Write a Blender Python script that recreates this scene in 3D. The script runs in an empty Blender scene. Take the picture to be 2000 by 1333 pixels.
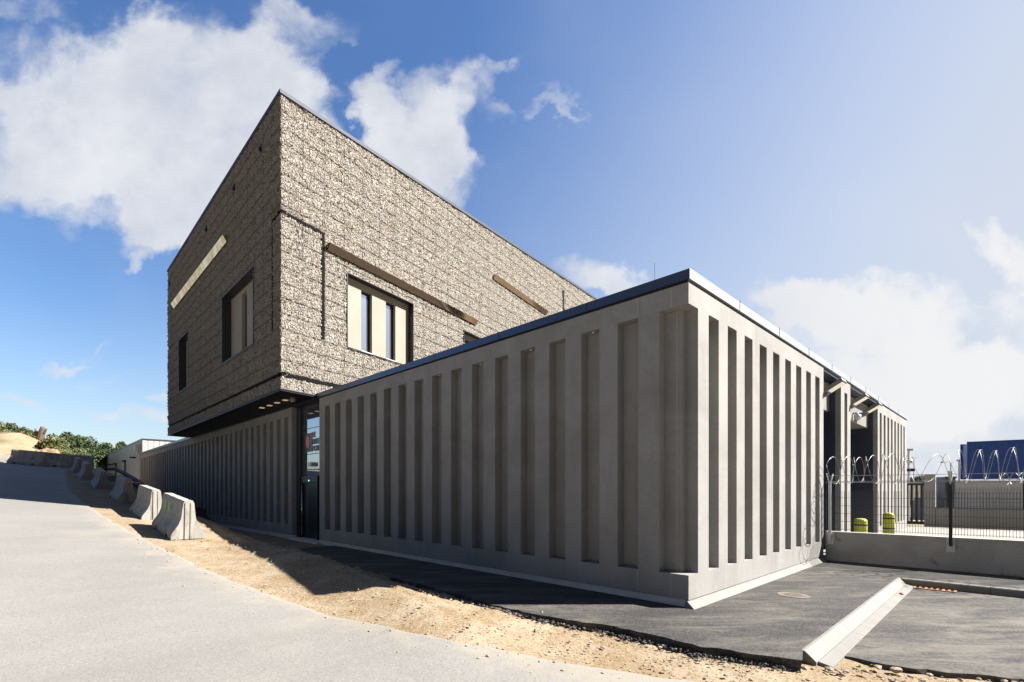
import bpy, bmesh, math, random
import numpy as np
from mathutils import Vector, Matrix
random.seed(7)
C = bpy.context.scene
COL = C.collection
PI = math.pi
# ---------------------------------------------------------------- camera
cam = bpy.data.cameras.new('camera'); co = bpy.data.objects.new('camera', cam); COL.objects.link(co)
co.location = (0, 0, 1.8); co.rotation_euler = (PI/2, 0, 0)
cam.sensor_width = 36; cam.lens = 16.99; cam.shift_y = 0.1467; cam.clip_start = .1; cam.clip_end = 6000
C.camera = co
# ---------------------------------------------------------------- light
SUN_EL = math.radians(41)
sl = bpy.data.lights.new('sun', 'SUN'); so = bpy.data.objects.new('sun', sl); COL.objects.link(so)
sl.energy = 5.0; sl.angle = math.radians(.53); sl.color = (1, .95, .885)
so.rotation_euler = (0, PI/2 - SUN_EL, 0); so.location = (30, 0, 40)
C.view_settings.view_transform = 'Standard'; C.view_settings.look = 'None'
C.view_settings.exposure = 1.75; C.view_settings.gamma = 1
C.render.engine = 'CYCLES'
# ---------------------------------------------------------------- sky
W = bpy.data.worlds.new('World'); C.world = W; W.use_nodes = True
wt = W.node_tree; wt.nodes.clear()
ALB = .86
def nd(t, ty, **k):
    n = t.nodes.new(ty)
    for a, v in k.items(): setattr(n, a, v)
    return n
def setin(t, sock, v):
    if v is None: return
    if isinstance(v, bpy.types.NodeSocket): t.links.new(v, sock)
    else: sock.default_value = v
def M(t, op, a, b=None, c=None, clamp=False):
    n = nd(t, 'ShaderNodeMath', operation=op, use_clamp=clamp)
    setin(t, n.inputs[0], a); setin(t, n.inputs[1], b); setin(t, n.inputs[2], c)
    return n.outputs[0]
def MIX(t, f, a, b, mode='MIX'):
    n = nd(t, 'ShaderNodeMix', data_type='RGBA', blend_type=mode)
    k = 1. if t is wt or t == wt else ALB
    if isinstance(a, tuple): a = tuple(q*k for q in a[:3]) + (1,)
    if isinstance(b, tuple): b = tuple(q*k for q in b[:3]) + (1,)
    setin(t, n.inputs[0], f); setin(t, n.inputs[6], a); setin(t, n.inputs[7], b)
    return n.outputs[2]
def SM(t, x, lo, hi):
    n = nd(t, 'ShaderNodeMapRange', interpolation_type='SMOOTHSTEP')
    setin(t, n.inputs[0], x); n.inputs[1].default_value = lo; n.inputs[2].default_value = hi
    return n.outputs[0]
def NOISE(t, vec, scale, detail=4, rough=.5, dist=0.):
    n = nd(t, 'ShaderNodeTexNoise'); setin(t, n.inputs['Vector'], vec)
    n.inputs['Scale'].default_value = scale; n.inputs['Detail'].default_value = detail
    n.inputs['Roughness'].default_value = rough; n.inputs['Distortion'].default_value = dist
    return n.outputs['Fac']
sky = nd(wt, 'ShaderNodeTexSky', sky_type='NISHITA'); sky.sun_disc = False
sky.sun_elevation = SUN_EL; sky.sun_rotation = math.radians(90); sky.dust_density = 1.2; sky.air_density = 1.1; sky.ozone_density = 2.6
tc = nd(wt, 'ShaderNodeTexCoord')
sx = nd(wt, 'ShaderNodeSeparateXYZ'); wt.links.new(tc.outputs['Generated'], sx.inputs[0])
yy = M(wt, 'MAXIMUM', sx.outputs[1], .18)
u_ = M(wt, 'DIVIDE', sx.outputs[0], yy); v_ = M(wt, 'DIVIDE', sx.outputs[2], yy)
cw = nd(wt, 'ShaderNodeCombineXYZ'); wt.links.new(u_, cw.inputs[0]); wt.links.new(v_, cw.inputs[1])
uw, vw = u_, v_
for sc_, am, sh in ((2.3, .20, 0), (7., .10, 3), (20., .045, 7)):
    for ax in (0, 1):
        va = nd(wt, 'ShaderNodeVectorMath', operation='ADD'); wt.links.new(cw.outputs[0], va.inputs[0]); va.inputs[1].default_value = (ax*11.3+sh, ax*5.1, 0)
        nn = M(wt, 'MULTIPLY', M(wt, 'SUBTRACT', NOISE(wt, va.outputs[0], sc_, 5, .55), .5), am*1.5)
        if ax == 0: uw = M(wt, 'ADD', uw, nn)
        else: vw = M(wt, 'ADD', vw, nn)
def blob(cx, cy, rx, ry, w=1., rot=0.):
    u0 = (cx-1000)/944; v0 = (960-cy)/944; a = math.radians(rot)
    du = M(wt, 'SUBTRACT', uw, u0); dv = M(wt, 'SUBTRACT', vw, v0)
    p = M(wt, 'ADD', M(wt, 'MULTIPLY', du, math.cos(a)*944/rx), M(wt, 'MULTIPLY', dv, math.sin(a)*944/rx))
    q = M(wt, 'ADD', M(wt, 'MULTIPLY', du, -math.sin(a)*944/ry), M(wt, 'MULTIPLY', dv, math.cos(a)*944/ry))
    r2 = M(wt, 'ADD', M(wt, 'MULTIPLY', p, p), M(wt, 'MULTIPLY', q, q))
    return M(wt, 'MULTIPLY', M(wt, 'SUBTRACT', 1.0, r2, clamp=True), w)
BL = [(330,190,300,190,1.3,0),(120,270,230,150,1.1,-15),(470,265,200,150,1.2,-25),(370,370,150,110,1.0,-30),(400,440,110,60,.5,-30),(190,340,180,110,.9,-10),(330,430,120,70,.6,-20),(1030,70,130,90,-.9,0),(670,120,40,90,-.5,20),
      (60,150,90,120,.5,0),(225,80,150,80,.7,0),(800,250,160,130,1.1,-40),(860,330,90,110,1.0,0),(720,180,60,80,.7,0),(905,190,90,50,.55,-20),
      (1000,215,50,30,.3,0),(980,140,45,25,.3,0),(560,70,140,60,.45,-20),(640,150,80,70,.4,-40),(1100,232,70,14,.33,32),(60,20,120,30,.35,0),
      (1190,550,130,55,1.0,0),(1245,570,90,50,.8,0),
      (1700,610,230,75,1.3,4),(1560,620,130,60,.7,20),(1640,690,330,60,.55,0),(1990,500,100,60,.9,30),(1850,770,330,110,1.2,5),(2050,620,150,110,.7,0),(1750,870,300,110,.7,0),
      (280,500,60,22,.5,0),(150,690,70,16,.5,-15),(190,655,40,12,.4,-20),(270,830,110,28,.75,0),(330,775,60,22,.8,0),(210,730,60,12,.35,0),(60,800,120,16,.35,0),(140,440,60,40,.35,0)]
dens = None
for b in BL:
    o = blob(b[0], b[1], b[2], b[3], b[4], -b[5])
    dens = o if dens is None else M(wt, 'ADD', dens, o)
cu = nd(wt, 'ShaderNodeCombineXYZ'); wt.links.new(u_, cu.inputs[0]); wt.links.new(v_, cu.inputs[1])
n1 = NOISE(wt, cu.outputs[0], 3.6, 12, .62, .35)
n2 = NOISE(wt, cu.outputs[0], 1.3, 6, .55, .2)
dd = M(wt, 'ADD', M(wt, 'MINIMUM', dens, 1.15), M(wt, 'MULTIPLY', M(wt, 'MULTIPLY', M(wt, 'SUBTRACT', n1, .5), 2.6), SM(wt, dens, .0, .35)))
mask = SM(wt, dd, -.02, 1.1)
front = SM(wt, sx.outputs[1], -.05, .2)
mask = M(wt, 'MULTIPLY', mask, front)
# faint high veil
veil = M(wt, 'MULTIPLY', SM(wt, n2, .45, .8), .14)
mask = M(wt, 'MAXIMUM', mask, M(wt, 'MULTIPLY', veil, SM(wt, v_, -.1, .5)))
SKY_S = .064
hs = nd(wt, 'ShaderNodeHueSaturation'); hs.inputs['Saturation'].default_value = 1.22; hs.inputs['Hue'].default_value = .507; hs.inputs['Value'].default_value = 1
wt.links.new(sky.outputs[0], hs.inputs['Color'])
skyc = MIX(wt, 1.0, hs.outputs[0], (SKY_S, SKY_S, SKY_S, 1), 'MULTIPLY')
# bright hazy air towards the sun and down to the horizon on that side
hz = M(wt, 'MULTIPLY', SM(wt, M(wt, 'ADD', u_, M(wt, 'MULTIPLY', M(wt, 'SUBTRACT', v_, .6), -.6)), -.35, 1.15), SM(wt, M(wt, 'MULTIPLY', v_, -1.0), -2.5, -.9))
lowh = M(wt, 'MULTIPLY', SM(wt, M(wt, 'MULTIPLY', v_, -1), -.45, .05), .45)
hz = M(wt, 'MAXIMUM', M(wt, 'MULTIPLY', hz, .95), lowh)
skyc = MIX(wt, hz, skyc, (.225, .245, .28, 1))
cdet = NOISE(wt, cu.outputs[0], 5., 6, .6)
ccol = MIX(wt, SM(wt, cdet, .3, .75), (.225, .236, .262, 1), (.30, .303, .312, 1))
ccol = MIX(wt, SM(wt, u_, .2, .9), ccol, (.31, .31, .312, 1))
fin = MIX(wt, M(wt, 'MULTIPLY', mask, .93), skyc, ccol)
back = SM(wt, M(wt, 'MULTIPLY', sx.outputs[1], -1.0), -.25, .25)
fin = MIX(wt, M(wt, 'MULTIPLY', back, .93), fin, (.026, .034, .052, 1))      # sky behind the camera darkened to cut fill on the shaded wall
bgn = nd(wt, 'ShaderNodeBackground'); wt.links.new(fin, bgn.inputs[0]); bgn.inputs[1].default_value = .87
wo = nd(wt, 'ShaderNodeOutputWorld'); wt.links.new(bgn.outputs[0], wo.inputs[0])

# ---------------------------------------------------------------- helpers
def link(name, me, mat=None, parent=None, **p):
    o = bpy.data.objects.new(name, me); COL.objects.link(o)
    if mat is not None and me is not None:
        for mm in (mat if isinstance(mat, (list, tuple)) else [mat]): me.materials.append(mm)
    if parent: o.parent = parent
    for k, v in p.items(): o[k] = v
    return o
def thing(name, label, cat, loc=(0,0,0), rz=0, group=None):
    o = bpy.data.objects.new(name, None); COL.objects.link(o); o.location = loc; o.rotation_euler = (0,0,rz)
    o.empty_display_size = .2
    o['label'] = label; o['category'] = cat
    if group: o['group'] = group
    return o
def tag(o, label, cat, group=None):
    o['label'] = label; o['category'] = cat
    if group: o['group'] = group
    return o
def fin_bm(bm, name, mat, parent=None, smooth=False, bevel=0, **p):
    bmesh.ops.recalc_face_normals(bm, faces=bm.faces)
    if name in SPLIT:
        il = islands(bm)
        if len(il) > 1:
            last = None
            for isl in il:
                b2 = bmesh.new(); mp = {v: b2.verts.new(v.co) for v in isl}
                for f in {f for v in isl for f in v.link_faces}: b2.faces.new([mp[v] for v in f.verts])
                last = fin_bm(b2, name, mat, parent, smooth, bevel, **p)
            bm.free(); return last
    me = bpy.data.meshes.new(name); bm.to_mesh(me); bm.free()
    if smooth:
        for f in me.polygons: f.use_smooth = True
    o = link(name, me, mat, parent, **p)
    if bevel:
        b = o.modifiers.new('b', 'BEVEL'); b.width = bevel; b.segments = 2; b.limit_method = 'ANGLE'
    return o
def frame(O, D, N):
    O = Vector(O); D = Vector((D[0], D[1], 0)); N = Vector((N[0], N[1], 0))
    return lambda t, o, z: O + D*t + N*o + Vector((0, 0, z))
def hexa(bm, pts, mi=0):
    v = [bm.verts.new(p) for p in pts]
    for q in ((0,1,2,3),(7,6,5,4),(0,4,5,1),(1,5,6,2),(2,6,7,3),(3,7,4,0)):
        f = bm.faces.new([v[i] for i in q]); f.material_index = mi
def fbox(bm, f, t0, t1, o0, o1, z0, z1, mi=0):
    hexa(bm, [f(t0,o0,z0), f(t1,o0,z0), f(t1,o1,z0), f(t0,o1,z0), f(t0,o0,z1), f(t1,o0,z1), f(t1,o1,z1), f(t0,o1,z1)], mi)
def prism(bm, pts, z0, z1, mi=0):
    a = [bm.verts.new((p[0], p[1], z0)) for p in pts]; b = [bm.verts.new((p[0], p[1], z1)) for p in pts]
    bm.faces.new(a).material_index = mi; bm.faces.new(b[::-1]).material_index = mi
    n = len(pts)
    for i in range(n): bm.faces.new((a[i], a[(i+1)%n], b[(i+1)%n], b[i])).material_index = mi
def tube(bm, pts, r, seg=8, mi=0, closed=False):
    pts = [Vector(p) for p in pts]; rings = []
    n = len(pts)
    up = Vector((0.03, .02, 1)).normalized()
    for i, p in enumerate(pts):
        a = pts[max(0, i-1)]; b = pts[min(n-1, i+1)]
        d = (b-a).normalized()
        s = d.cross(up)
        if s.length < 1e-3: s = d.cross(Vector((1,0,0)))
        s.normalize(); w = s.cross(d).normalized()
        rr = r[i] if isinstance(r, (list, tuple)) else r
        rings.append([bm.verts.new(p + (s*math.cos(2*PI*k/seg) + w*math.sin(2*PI*k/seg))*rr) for k in range(seg)])
    for i in range(n-1):
        for k in range(seg):
            bm.faces.new((rings[i][k], rings[i][(k+1)%seg], rings[i+1][(k+1)%seg], rings[i+1][k])).material_index = mi
    bm.faces.new(rings[0][::-1]).material_index = mi; bm.faces.new(rings[-1]).material_index = mi
def lathe(bm, prof, seg=24, c=(0,0), mi=0):
    rings = [[bm.verts.new((c[0]+r*math.cos(2*PI*k/seg), c[1]+r*math.sin(2*PI*k/seg), z)) for k in range(seg)] for r, z in prof]
    for i in range(len(rings)-1):
        for k in range(seg):
            bm.faces.new((rings[i][k], rings[i][(k+1)%seg], rings[i+1][(k+1)%seg], rings[i+1][k])).material_index = mi
    bm.faces.new(rings[0][::-1]).material_index = mi; bm.faces.new(rings[-1]).material_index = mi
def px(x, y, Y):      # photograph-plane helper for measuring: world point at depth Y
    return Vector(((x-1000)/944*Y, Y, 1.8+(960-y)/944*Y))
SPLIT = {'plinth','panel_joint','glazing_bar','glazing','hinge','coping_gap','strand_wire','wire_arm','gate_leaf','door_frame','entrance_surround','rear_wall','sash'}
def islands(bm):
    seen = set(); out = []
    for v in bm.verts:
        if v in seen: continue
        st = [v]; seen.add(v); isl = []
        while st:
            a = st.pop(); isl.append(a)
            for e in a.link_edges:
                b = e.other_vert(a)
                if b not in seen: seen.add(b); st.append(b)
        out.append(isl)
    return out
# ---- numpy gradient noise
_rs = np.random.RandomState(3); _P = _rs.permutation(512); _P = np.concatenate([_P, _P, _P]); _G = _rs.rand(512)*2*PI
def gn(x, y):
    xi = np.floor(x).astype(int); yi = np.floor(y).astype(int); xf = x-xi; yf = y-yi
    def g(ix, iy, dx, dy):
        h = _G[_P[(_P[ix & 511] + iy) & 511]]; return np.cos(h)*dx + np.sin(h)*dy
    u = xf*xf*xf*(xf*(xf*6-15)+10); v = yf*yf*yf*(yf*(yf*6-15)+10)
    a = g(xi, yi, xf, yf); b = g(xi+1, yi, xf-1, yf); c = g(xi, yi+1, xf, yf-1); d = g(xi+1, yi+1, xf-1, yf-1)
    return (a+(b-a)*u) + ((c+(d-c)*u) - (a+(b-a)*u))*v
def fbm(x, y, o=4, r=.5):
    s = 0; a = 1
    for i in range(o): s = s + a*gn(x*2**i+i*17.3, y*2**i-i*9.1); a *= r
    return s
def sstep(x, a, b):
    t = np.clip((x-a)/(b-a), 0, 1); return t*t*(3-2*t)
def grid_mesh(name, P, mask=None):
    ni, nj = P.shape[:2]
    idx = np.arange(ni*nj).reshape(ni, nj)
    q = np.stack([idx[:-1,:-1], idx[1:,:-1], idx[1:,1:], idx[:-1,1:]], -1).reshape(-1, 4)
    if mask is not None: q = q[mask[:-1,:-1].reshape(-1)]
    me = bpy.data.meshes.new(name)
    V = P.reshape(-1, 3)
    used = np.unique(q); rem = -np.ones(len(V), int); rem[used] = np.arange(len(used)); V = V[used]; q = rem[q]
    me.vertices.add(len(V)); me.vertices.foreach_set('co', V.astype(np.float32).ravel())
    me.loops.add(q.size); me.loops.foreach_set('vertex_index', q.astype(np.int32).ravel())
    me.polygons.add(len(q)); me.polygons.foreach_set('loop_start', np.arange(0, q.size, 4, dtype=np.int32))
    me.polygons.foreach_set('use_smooth', np.ones(len(q), bool))
    me.update(calc_edges=True); me.validate()
    return me

# ---------------------------------------------------------------- materials
def mat(name, col=(.5,.5,.5), rough=.7, metal=0., spec=.5):
    m = bpy.data.materials.new(name); m.use_nodes = True; t = m.node_tree
    b = t.nodes['Principled BSDF']
    b.inputs['Base Color'].default_value = (col[0]*ALB, col[1]*ALB, col[2]*ALB, 1); b.inputs['Roughness'].default_value = rough
    b.inputs['Metallic'].default_value = metal; b.inputs['Specular IOR Level'].default_value = spec
    return m, t, b
def objco(t, scale=(1,1,1), kind='Object'):
    c = nd(t, 'ShaderNodeTexCoord'); mp = nd(t, 'ShaderNodeMapping'); mp.inputs['Scale'].default_value = scale
    t.links.new(c.outputs[kind], mp.inputs[0]); return mp.outputs[0]
def geoco(t, scale=(1,1,1)):
    c = nd(t, 'ShaderNodeNewGeometry'); mp = nd(t, 'ShaderNodeMapping'); mp.inputs['Scale'].default_value = scale
    t.links.new(c.outputs['Position'], mp.inputs[0]); return mp.outputs[0]
def bump(t, b, h, strength=.3, dist=.01):
    n = nd(t, 'ShaderNodeBump'); n.inputs['Strength'].default_value = strength; n.inputs['Distance'].default_value = dist
    setin(t, n.inputs['Height'], h); t.links.new(n.outputs[0], b.inputs['Normal'])
def noisy(name, c1, c2, rough=.75, sc=3., fine=60., bs=.25, bd=.004, fineamt=.25, metal=0., stain=None, spec=.4, stretch=(1,1,1)):
    m, t, b = mat(name, c1, rough, metal, spec)
    p = geoco(t, stretch)
    n = NOISE(t, p, sc, 6, .6); f = NOISE(t, p, fine, 3, .6)
    fac = M(t, 'ADD', SM(t, n, .3, .7), M(t, 'MULTIPLY', M(t, 'SUBTRACT', f, .5), fineamt*4), clamp=True)
    c = MIX(t, fac, (*c1, 1), (*c2, 1))
    if stain:
        s = NOISE(t, p, stain[1], 7, .65, .6); c = MIX(t, M(t, 'MULTIPLY', SM(t, s, stain[2], stain[2]+.12), stain[3]), c, (*stain[0], 1))
    t.links.new(c, b.inputs['Base Color'])
    bump(t, b, f, bs, bd)
    return m
MAT = {}
m, t, b = mat('precast_concrete', (.26,.25,.235), .8, 0, .3); p = geoco(t)
n1_ = NOISE(t, p, .8, 7, .65, .5); n2_ = NOISE(t, geoco(t, (5, 5, .35)), 1.0, 5, .6); n3_ = NOISE(t, p, 42, 4, .65); n4_ = NOISE(t, geoco(t, (.25,.25,2.2)), 1.0, 3, .5)
c = MIX(t, SM(t, n1_, .32, .68), (0.261,0.253,0.241,1), (0.332,0.326,0.316,1))
c = MIX(t, M(t, 'MULTIPLY', SM(t, n2_, .5, .75), .35), c, (0.199,0.188,0.176,1))
c = MIX(t, M(t, 'MULTIPLY', SM(t, n4_, .45, .7), .25), c, (0.324,0.319,0.311,1))
c = MIX(t, M(t, 'MULTIPLY', SM(t, n3_, .42, .70), .35), c, (0.178,0.166,0.155,1))
t.links.new(c, b.inputs['Base Color']); bump(t, b, n3_, .4, .006); MAT['concrete'] = m
MAT['plinth'] = noisy('plinth_concrete', (.58,.56,.51), (.68,.66,.61), .8, 3, 40, .3, .006, .2, stain=((.3,.27,.23), 2.5, .6, .5))
MAT['lowwall'] = noisy('cast_concrete', (.35,.337,.318), (.45,.435,.41), .8, 1.6, 30, .3, .005, .12, stain=((.16,.135,.11), 2.0, .56, .6))
MAT['farwall'] = noisy('yard_wall_concrete', (.28,.265,.245), (.34,.325,.30), .8, 1, 20, .2, .005, .1)
MAT['barrier'] = noisy('barrier_concrete', (.30,.288,.26), (.39,.375,.345), .85, 2.5, 45, .6, .012, .3, stain=((.11,.10,.085), 2.6, .52, .5), stretch=(2.2,2.2,.7))
MAT['kerb'] = noisy('kerb_concrete', (.19,.183,.17), (.225,.218,.203), .8, 3, 50, .2, .003, .15, stain=((.25,.21,.16), 2.2, .66, .5))
MAT['coping'] = mat('coping_metal_sky_tint', (.085,.11,.17), .35, .7)[0]  # shaded coping copy, reflected sky blue put into the colour
MAT['coping_lit'] = mat('coping_metal_sunlit', (.30,.32,.35), .55, .2)[0]  # lit copy of the same coping metal, sunlight put into the colour
MAT['edge'] = mat('roof_edge_metal', (.045,.055,.08), .6, 0., .2)[0]
MAT['dark'] = mat('dark_cladding', (.022,.026,.036), .38, .0)[0]
MAT['navy'] = mat('navy_cladding', (.035,.045,.070), .42, .2)[0]
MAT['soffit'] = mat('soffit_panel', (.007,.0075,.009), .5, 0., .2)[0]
MAT['black'] = mat('black_metal', (.015,.015,.017), .45, .3)[0]
MAT['wire'] = mat('anthracite_mesh', (.04,.042,.045), .5, .3)[0]
MAT['galv'] = mat('galvanised_steel', (.55,.56,.57), .45, .6)[0]
MAT['lampgrey'] = mat('lamp_housing_grey', (.16,.165,.17), .45, .2)[0]
MAT['steel'] = mat('brushed_steel', (.7,.7,.7), .25, 1.)[0]
MAT['panel'] = noisy('beige_render', (.275,.248,.203), (.305,.277,.228), .8, 1.2, 60, .15, .003, .1)
MAT['reveal'] = mat('window_reveal', (.035,.036,.04), .4, .3)[0]
MAT['joint'] = mat('joint_sealant', (.36,.35,.335), .7)[0]
MAT['core'] = mat('gabion_core_groove_shade', (.009,.008,.008), .95, 0., .1)[0]  # near-black; also painted shade for the groove strips
MAT['yellow'] = noisy('yellow_plastic', (.38,.42,.03), (.46,.48,.05), .45, 3, 40, .05, .002, .05)
MAT['bandblack'] = mat('black_band', (.02,.02,.02), .5)[0]
MAT['rust'] = noisy('rusty_iron', (.32,.14,.06), (.42,.21,.10), .8, 8, 60, .4, .004, .3)
MAT['iron'] = noisy('dusty_iron', (.13,.115,.095), (.22,.19,.155), .8, 9, 60, .5, .006, .3)
MAT['green'] = mat('green_spray_paint', (.25,.85,.05), .6)[0]
MAT['redp'] = mat('red_stencil_paint', (.42,.05,.04), .7)[0]
MAT['pink'] = mat('pink_logo', (.85,.25,.24), .5)[0]
MAT['logodark'] = mat('logo_dark_green', (.012,.02,.012), .3)[0]
MAT['soil'] = noisy('dark_soil', (.05,.042,.035), (.09,.07,.05), .95, 3, 20, .8, .05, .3)
MAT['plasticblack'] = mat('black_plastic_sheet', (.012,.012,.014), .7, 0., .2)[0]
def emis(name, col, s, base=(.8,.8,.8)):
    m, t, b = mat(name, base, .4); b.inputs['Emission Color'].default_value = (*col, 1); b.inputs['Emission Strength'].default_value = s; return m
MAT['slotlamp'] = emis('spot_lamp', (1,.8,.5), .04, (.4,.35,.3))
MAT['soffitlamp'] = emis('downlight_lamp', (1,.75,.45), .12, (.5,.42,.33))
MAT['floodglass'] = emis('floodlight_glass', (1,.85,.6), .12, (.85,.8,.7))
MAT['greenled'] = emis('green_led', (.2,1,.3), 1.5)
def glassy(name, col, metal, rough=.02):
    m, t, b = mat(name, col, rough, metal, .8); return m
MAT['glass'] = glassy('reflective_glass', (.46,.49,.53), .85)
MAT['winglass'] = glassy('window_glass', (.45,.5,.56), .85, .03)
MAT['doorpaint'] = mat('door_paint', (.018,.021,.030), .3)[0]
# mirror bars: gold of the reflected ground put into the steel colour
m, t, b = mat('mirror_steel', (.66,.55,.40), .04, 1.0); p = geoco(t, (1,1,1)); bump(t, b, NOISE(t, p, 1.3, 2, .5), .35, .12); MAT['mirror'] = m
# corrugated coloured steel
def corr(name, c1, axis_scale, rough=.45, sc=9, depth=.02):
    m, t, b = mat(name, c1, rough, .1); o = objco(t)
    s = nd(t, 'ShaderNodeSeparateXYZ'); t.links.new(o, s.inputs[0])
    w = M(t, 'SINE', M(t, 'MULTIPLY', s.outputs[0], axis_scale))
    n = NOISE(t, o, 1.5, 5, .6)
    c = MIX(t, M(t, 'MULTIPLY', SM(t, n, .4, .75), .35), (*c1, 1), (c1[0]*.7+.05, c1[1]*.7+.05, c1[2]*.7+.05, 1)); t.links.new(c, b.inputs['Base Color'])
    bump(t, b, SM(t, w, -.35, .35), .9, depth); return m
MAT['blue'] = corr('blue_container_paint', (.012,.075,.36), 2*PI/.28)
MAT['white'] = corr('white_cladding', (.62,.63,.65), 2*PI/.3)
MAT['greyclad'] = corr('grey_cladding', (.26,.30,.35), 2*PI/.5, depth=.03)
MAT['sunclad'] = corr('sunlit_cladding', (.42,.41,.40), 2*PI/.5, depth=.03)  # lit copy of the grey cladding, sunlight put into the colour
# gabion stone
def gabion_mat(rowh=.51, colw=.87):
    m, t, b = mat('gabion_stone', (.5,.45,.38), .85, 0, .25)
    o = objco(t)
    wob = nd(t, 'ShaderNodeTexNoise'); t.links.new(o, wob.inputs['Vector']); wob.inputs['Scale'].default_value = 4.; wob.inputs['Detail'].default_value = 2
    mx = nd(t, 'ShaderNodeVectorMath', operation='MULTIPLY_ADD'); t.links.new(wob.outputs['Color'], mx.inputs[0]); mx.inputs[1].default_value = (.10,.10,.10); t.links.new(o, mx.inputs[2])
    mp = nd(t, 'ShaderNodeMapping'); mp.inputs['Scale'].default_value = (1.1, .85, .95); t.links.new(mx.outputs[0], mp.inputs[0])
    S = 10.5
    ve = nd(t, 'ShaderNodeTexVoronoi', feature='DISTANCE_TO_EDGE'); ve.inputs['Scale'].default_value = S; t.links.new(mp.outputs[0], ve.inputs['Vector'])
    vc = nd(t, 'ShaderNodeTexVoronoi', feature='F1'); vc.inputs['Scale'].default_value = S; t.links.new(mp.outputs[0], vc.inputs['Vector'])
    sc = nd(t, 'ShaderNodeSeparateColor'); t.links.new(vc.outputs['Color'], sc.inputs[0])
    rp = nd(t, 'ShaderNodeValToRGB'); e = rp.color_ramp; e.elements[0].position = 0; e.elements[0].color = (.165,.138,.11,1); e.elements[1].position = 1; e.elements[1].color = (.315,.298,.27,1)
    for ps, c in ((.18,(.228,.203,.17,1)), (.4,(.275,.257,.228,1)), (.6,(.225,.212,.195,1)), (.8,(.30,.282,.252,1))):
        q = e.elements.new(ps); q.color = c
    t.links.new(sc.outputs[0], rp.inputs[0])
    fn = NOISE(t, o, 55, 4, .65)
    c = MIX(t, SM(t, fn, .35, .75), rp.outputs[0], (.25,.215,.17,1)); c2 = MIX(t, .5, rp.outputs[0], c)
    # basket grid: steel wire lines and gaps between baskets
    s = nd(t, 'ShaderNodeSeparateXYZ'); t.links.new(mx.outputs[0], s.inputs[0])
    def line(coord, per, off, w):
        f = M(t, 'FRACT', M(t, 'DIVIDE', M(t, 'ADD', coord, off), per)); d = M(t, 'MULTIPLY', M(t, 'MINIMUM', f, M(t, 'SUBTRACT', 1.0, f)), per)
        return M(t, 'SUBTRACT', 1.0, SM(t, d, w*.3, w))
    lr = line(s.outputs[2], rowh, -.04, .035); lc = line(s.outputs[0], colw, 0.02, .022)
    dark = M(t, 'MAXIMUM', M(t, 'MULTIPLY', lr, .8), M(t, 'MULTIPLY', lc, .6))
    c3 = MIX(t, M(t, 'MULTIPLY', dark, .7), c2, (.04,.033,.027,1))
    t.links.new(c3, b.inputs['Base Color'])
    h = M(t, 'MULTIPLY', SM(t, ve.outputs['Distance'], 0., .20), 1.25)
    h = M(t, 'ADD', h, M(t, 'MULTIPLY', sc.outputs[1], .4))
    h = M(t, 'SUBTRACT', h, M(t, 'MULTIPLY', dark, 1.0))
    h = M(t, 'ADD', h, M(t, 'MULTIPLY', fn, .25))
    dp = nd(t, 'ShaderNodeDisplacement'); dp.inputs['Midlevel'].default_value = 1.0; dp.inputs['Scale'].default_value = .042
    t.links.new(h, dp.inputs['Height']); t.links.new(dp.outputs[0], t.nodes['Material Output'].inputs['Displacement'])
    m.displacement_method = 'BOTH'
    return m
MAT['gabion'] = gabion_mat()
# road
m, t, b = mat('pale_asphalt', (.25,.24,.225), .85, 0, .3); p = geoco(t)
a1 = NOISE(t, p, .35, 5, .6); v = nd(t, 'ShaderNodeTexVoronoi'); v.inputs['Scale'].default_value = 75; t.links.new(p, v.inputs['Vector'])
sp = nd(t, 'ShaderNodeSeparateColor'); t.links.new(v.outputs['Color'], sp.inputs[0])
n3 = NOISE(t, p, 38, 4, .7)
c = MIX(t, SM(t, a1, .35, .7), (.205,.199,.188,1), (.243,.237,.225,1))
c = MIX(t, M(t, 'MULTIPLY', SM(t, sp.outputs[0], .72, .95), .40), c, (.105,.095,.08,1))
c = MIX(t, M(t, 'MULTIPLY', SM(t, sp.outputs[1], .7, .95), .4), c, (.33,.31,.28,1))
c = MIX(t, M(t, 'MULTIPLY', SM(t, n3, .45, .7), .35), c, (.165,.152,.134,1))
st = NOISE(t, geoco(t, (.9,.9,1)), 1.1, 7, .7, 1.5)
c = MIX(t, M(t, 'MULTIPLY', SM(t, st, .60, .72), .3), c, (.16,.155,.147,1))
tk = NOISE(t, p, .6, 3, .5)
c = MIX(t, M(t, 'MULTIPLY', SM(t, tk, .55, .7), .4), c, (.285,.262,.225,1))
an = nd(t, 'ShaderNodeAttribute', attribute_name='edge'); e1 = NOISE(t, p, 2.2, 8, .7, .6)
ed1 = M(t, 'ADD', M(t, 'DIVIDE', an.outputs['Fac'], .95), M(t, 'MULTIPLY', M(t, 'SUBTRACT', e1, .5), 2.2))
c = MIX(t, M(t, 'MULTIPLY', M(t, 'SUBTRACT', 1.0, SM(t, ed1, -.15, .65)), .6), c, (.32,.285,.23,1))
rotn = nd(t, 'ShaderNodeVectorRotate', rotation_type='Z_AXIS'); t.links.new(p, rotn.inputs[0]); rotn.inputs['Angle'].default_value = math.radians(45)
mpr = nd(t, 'ShaderNodeMapping'); mpr.inputs['Scale'].default_value = (1.6, .09, 1); t.links.new(rotn.outputs[0], mpr.inputs[0])
tr = NOISE(t, mpr.outputs[0], 1.0, 5, .6, .2)
c = MIX(t, M(t, 'MULTIPLY', SM(t, tr, .52, .72), .22), c, (.15,.143,.132,1))
c = MIX(t, M(t, 'MULTIPLY', SM(t, M(t, 'SUBTRACT', 1.0, tr), .54, .74), .22), c, (.29,.28,.262,1))
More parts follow.
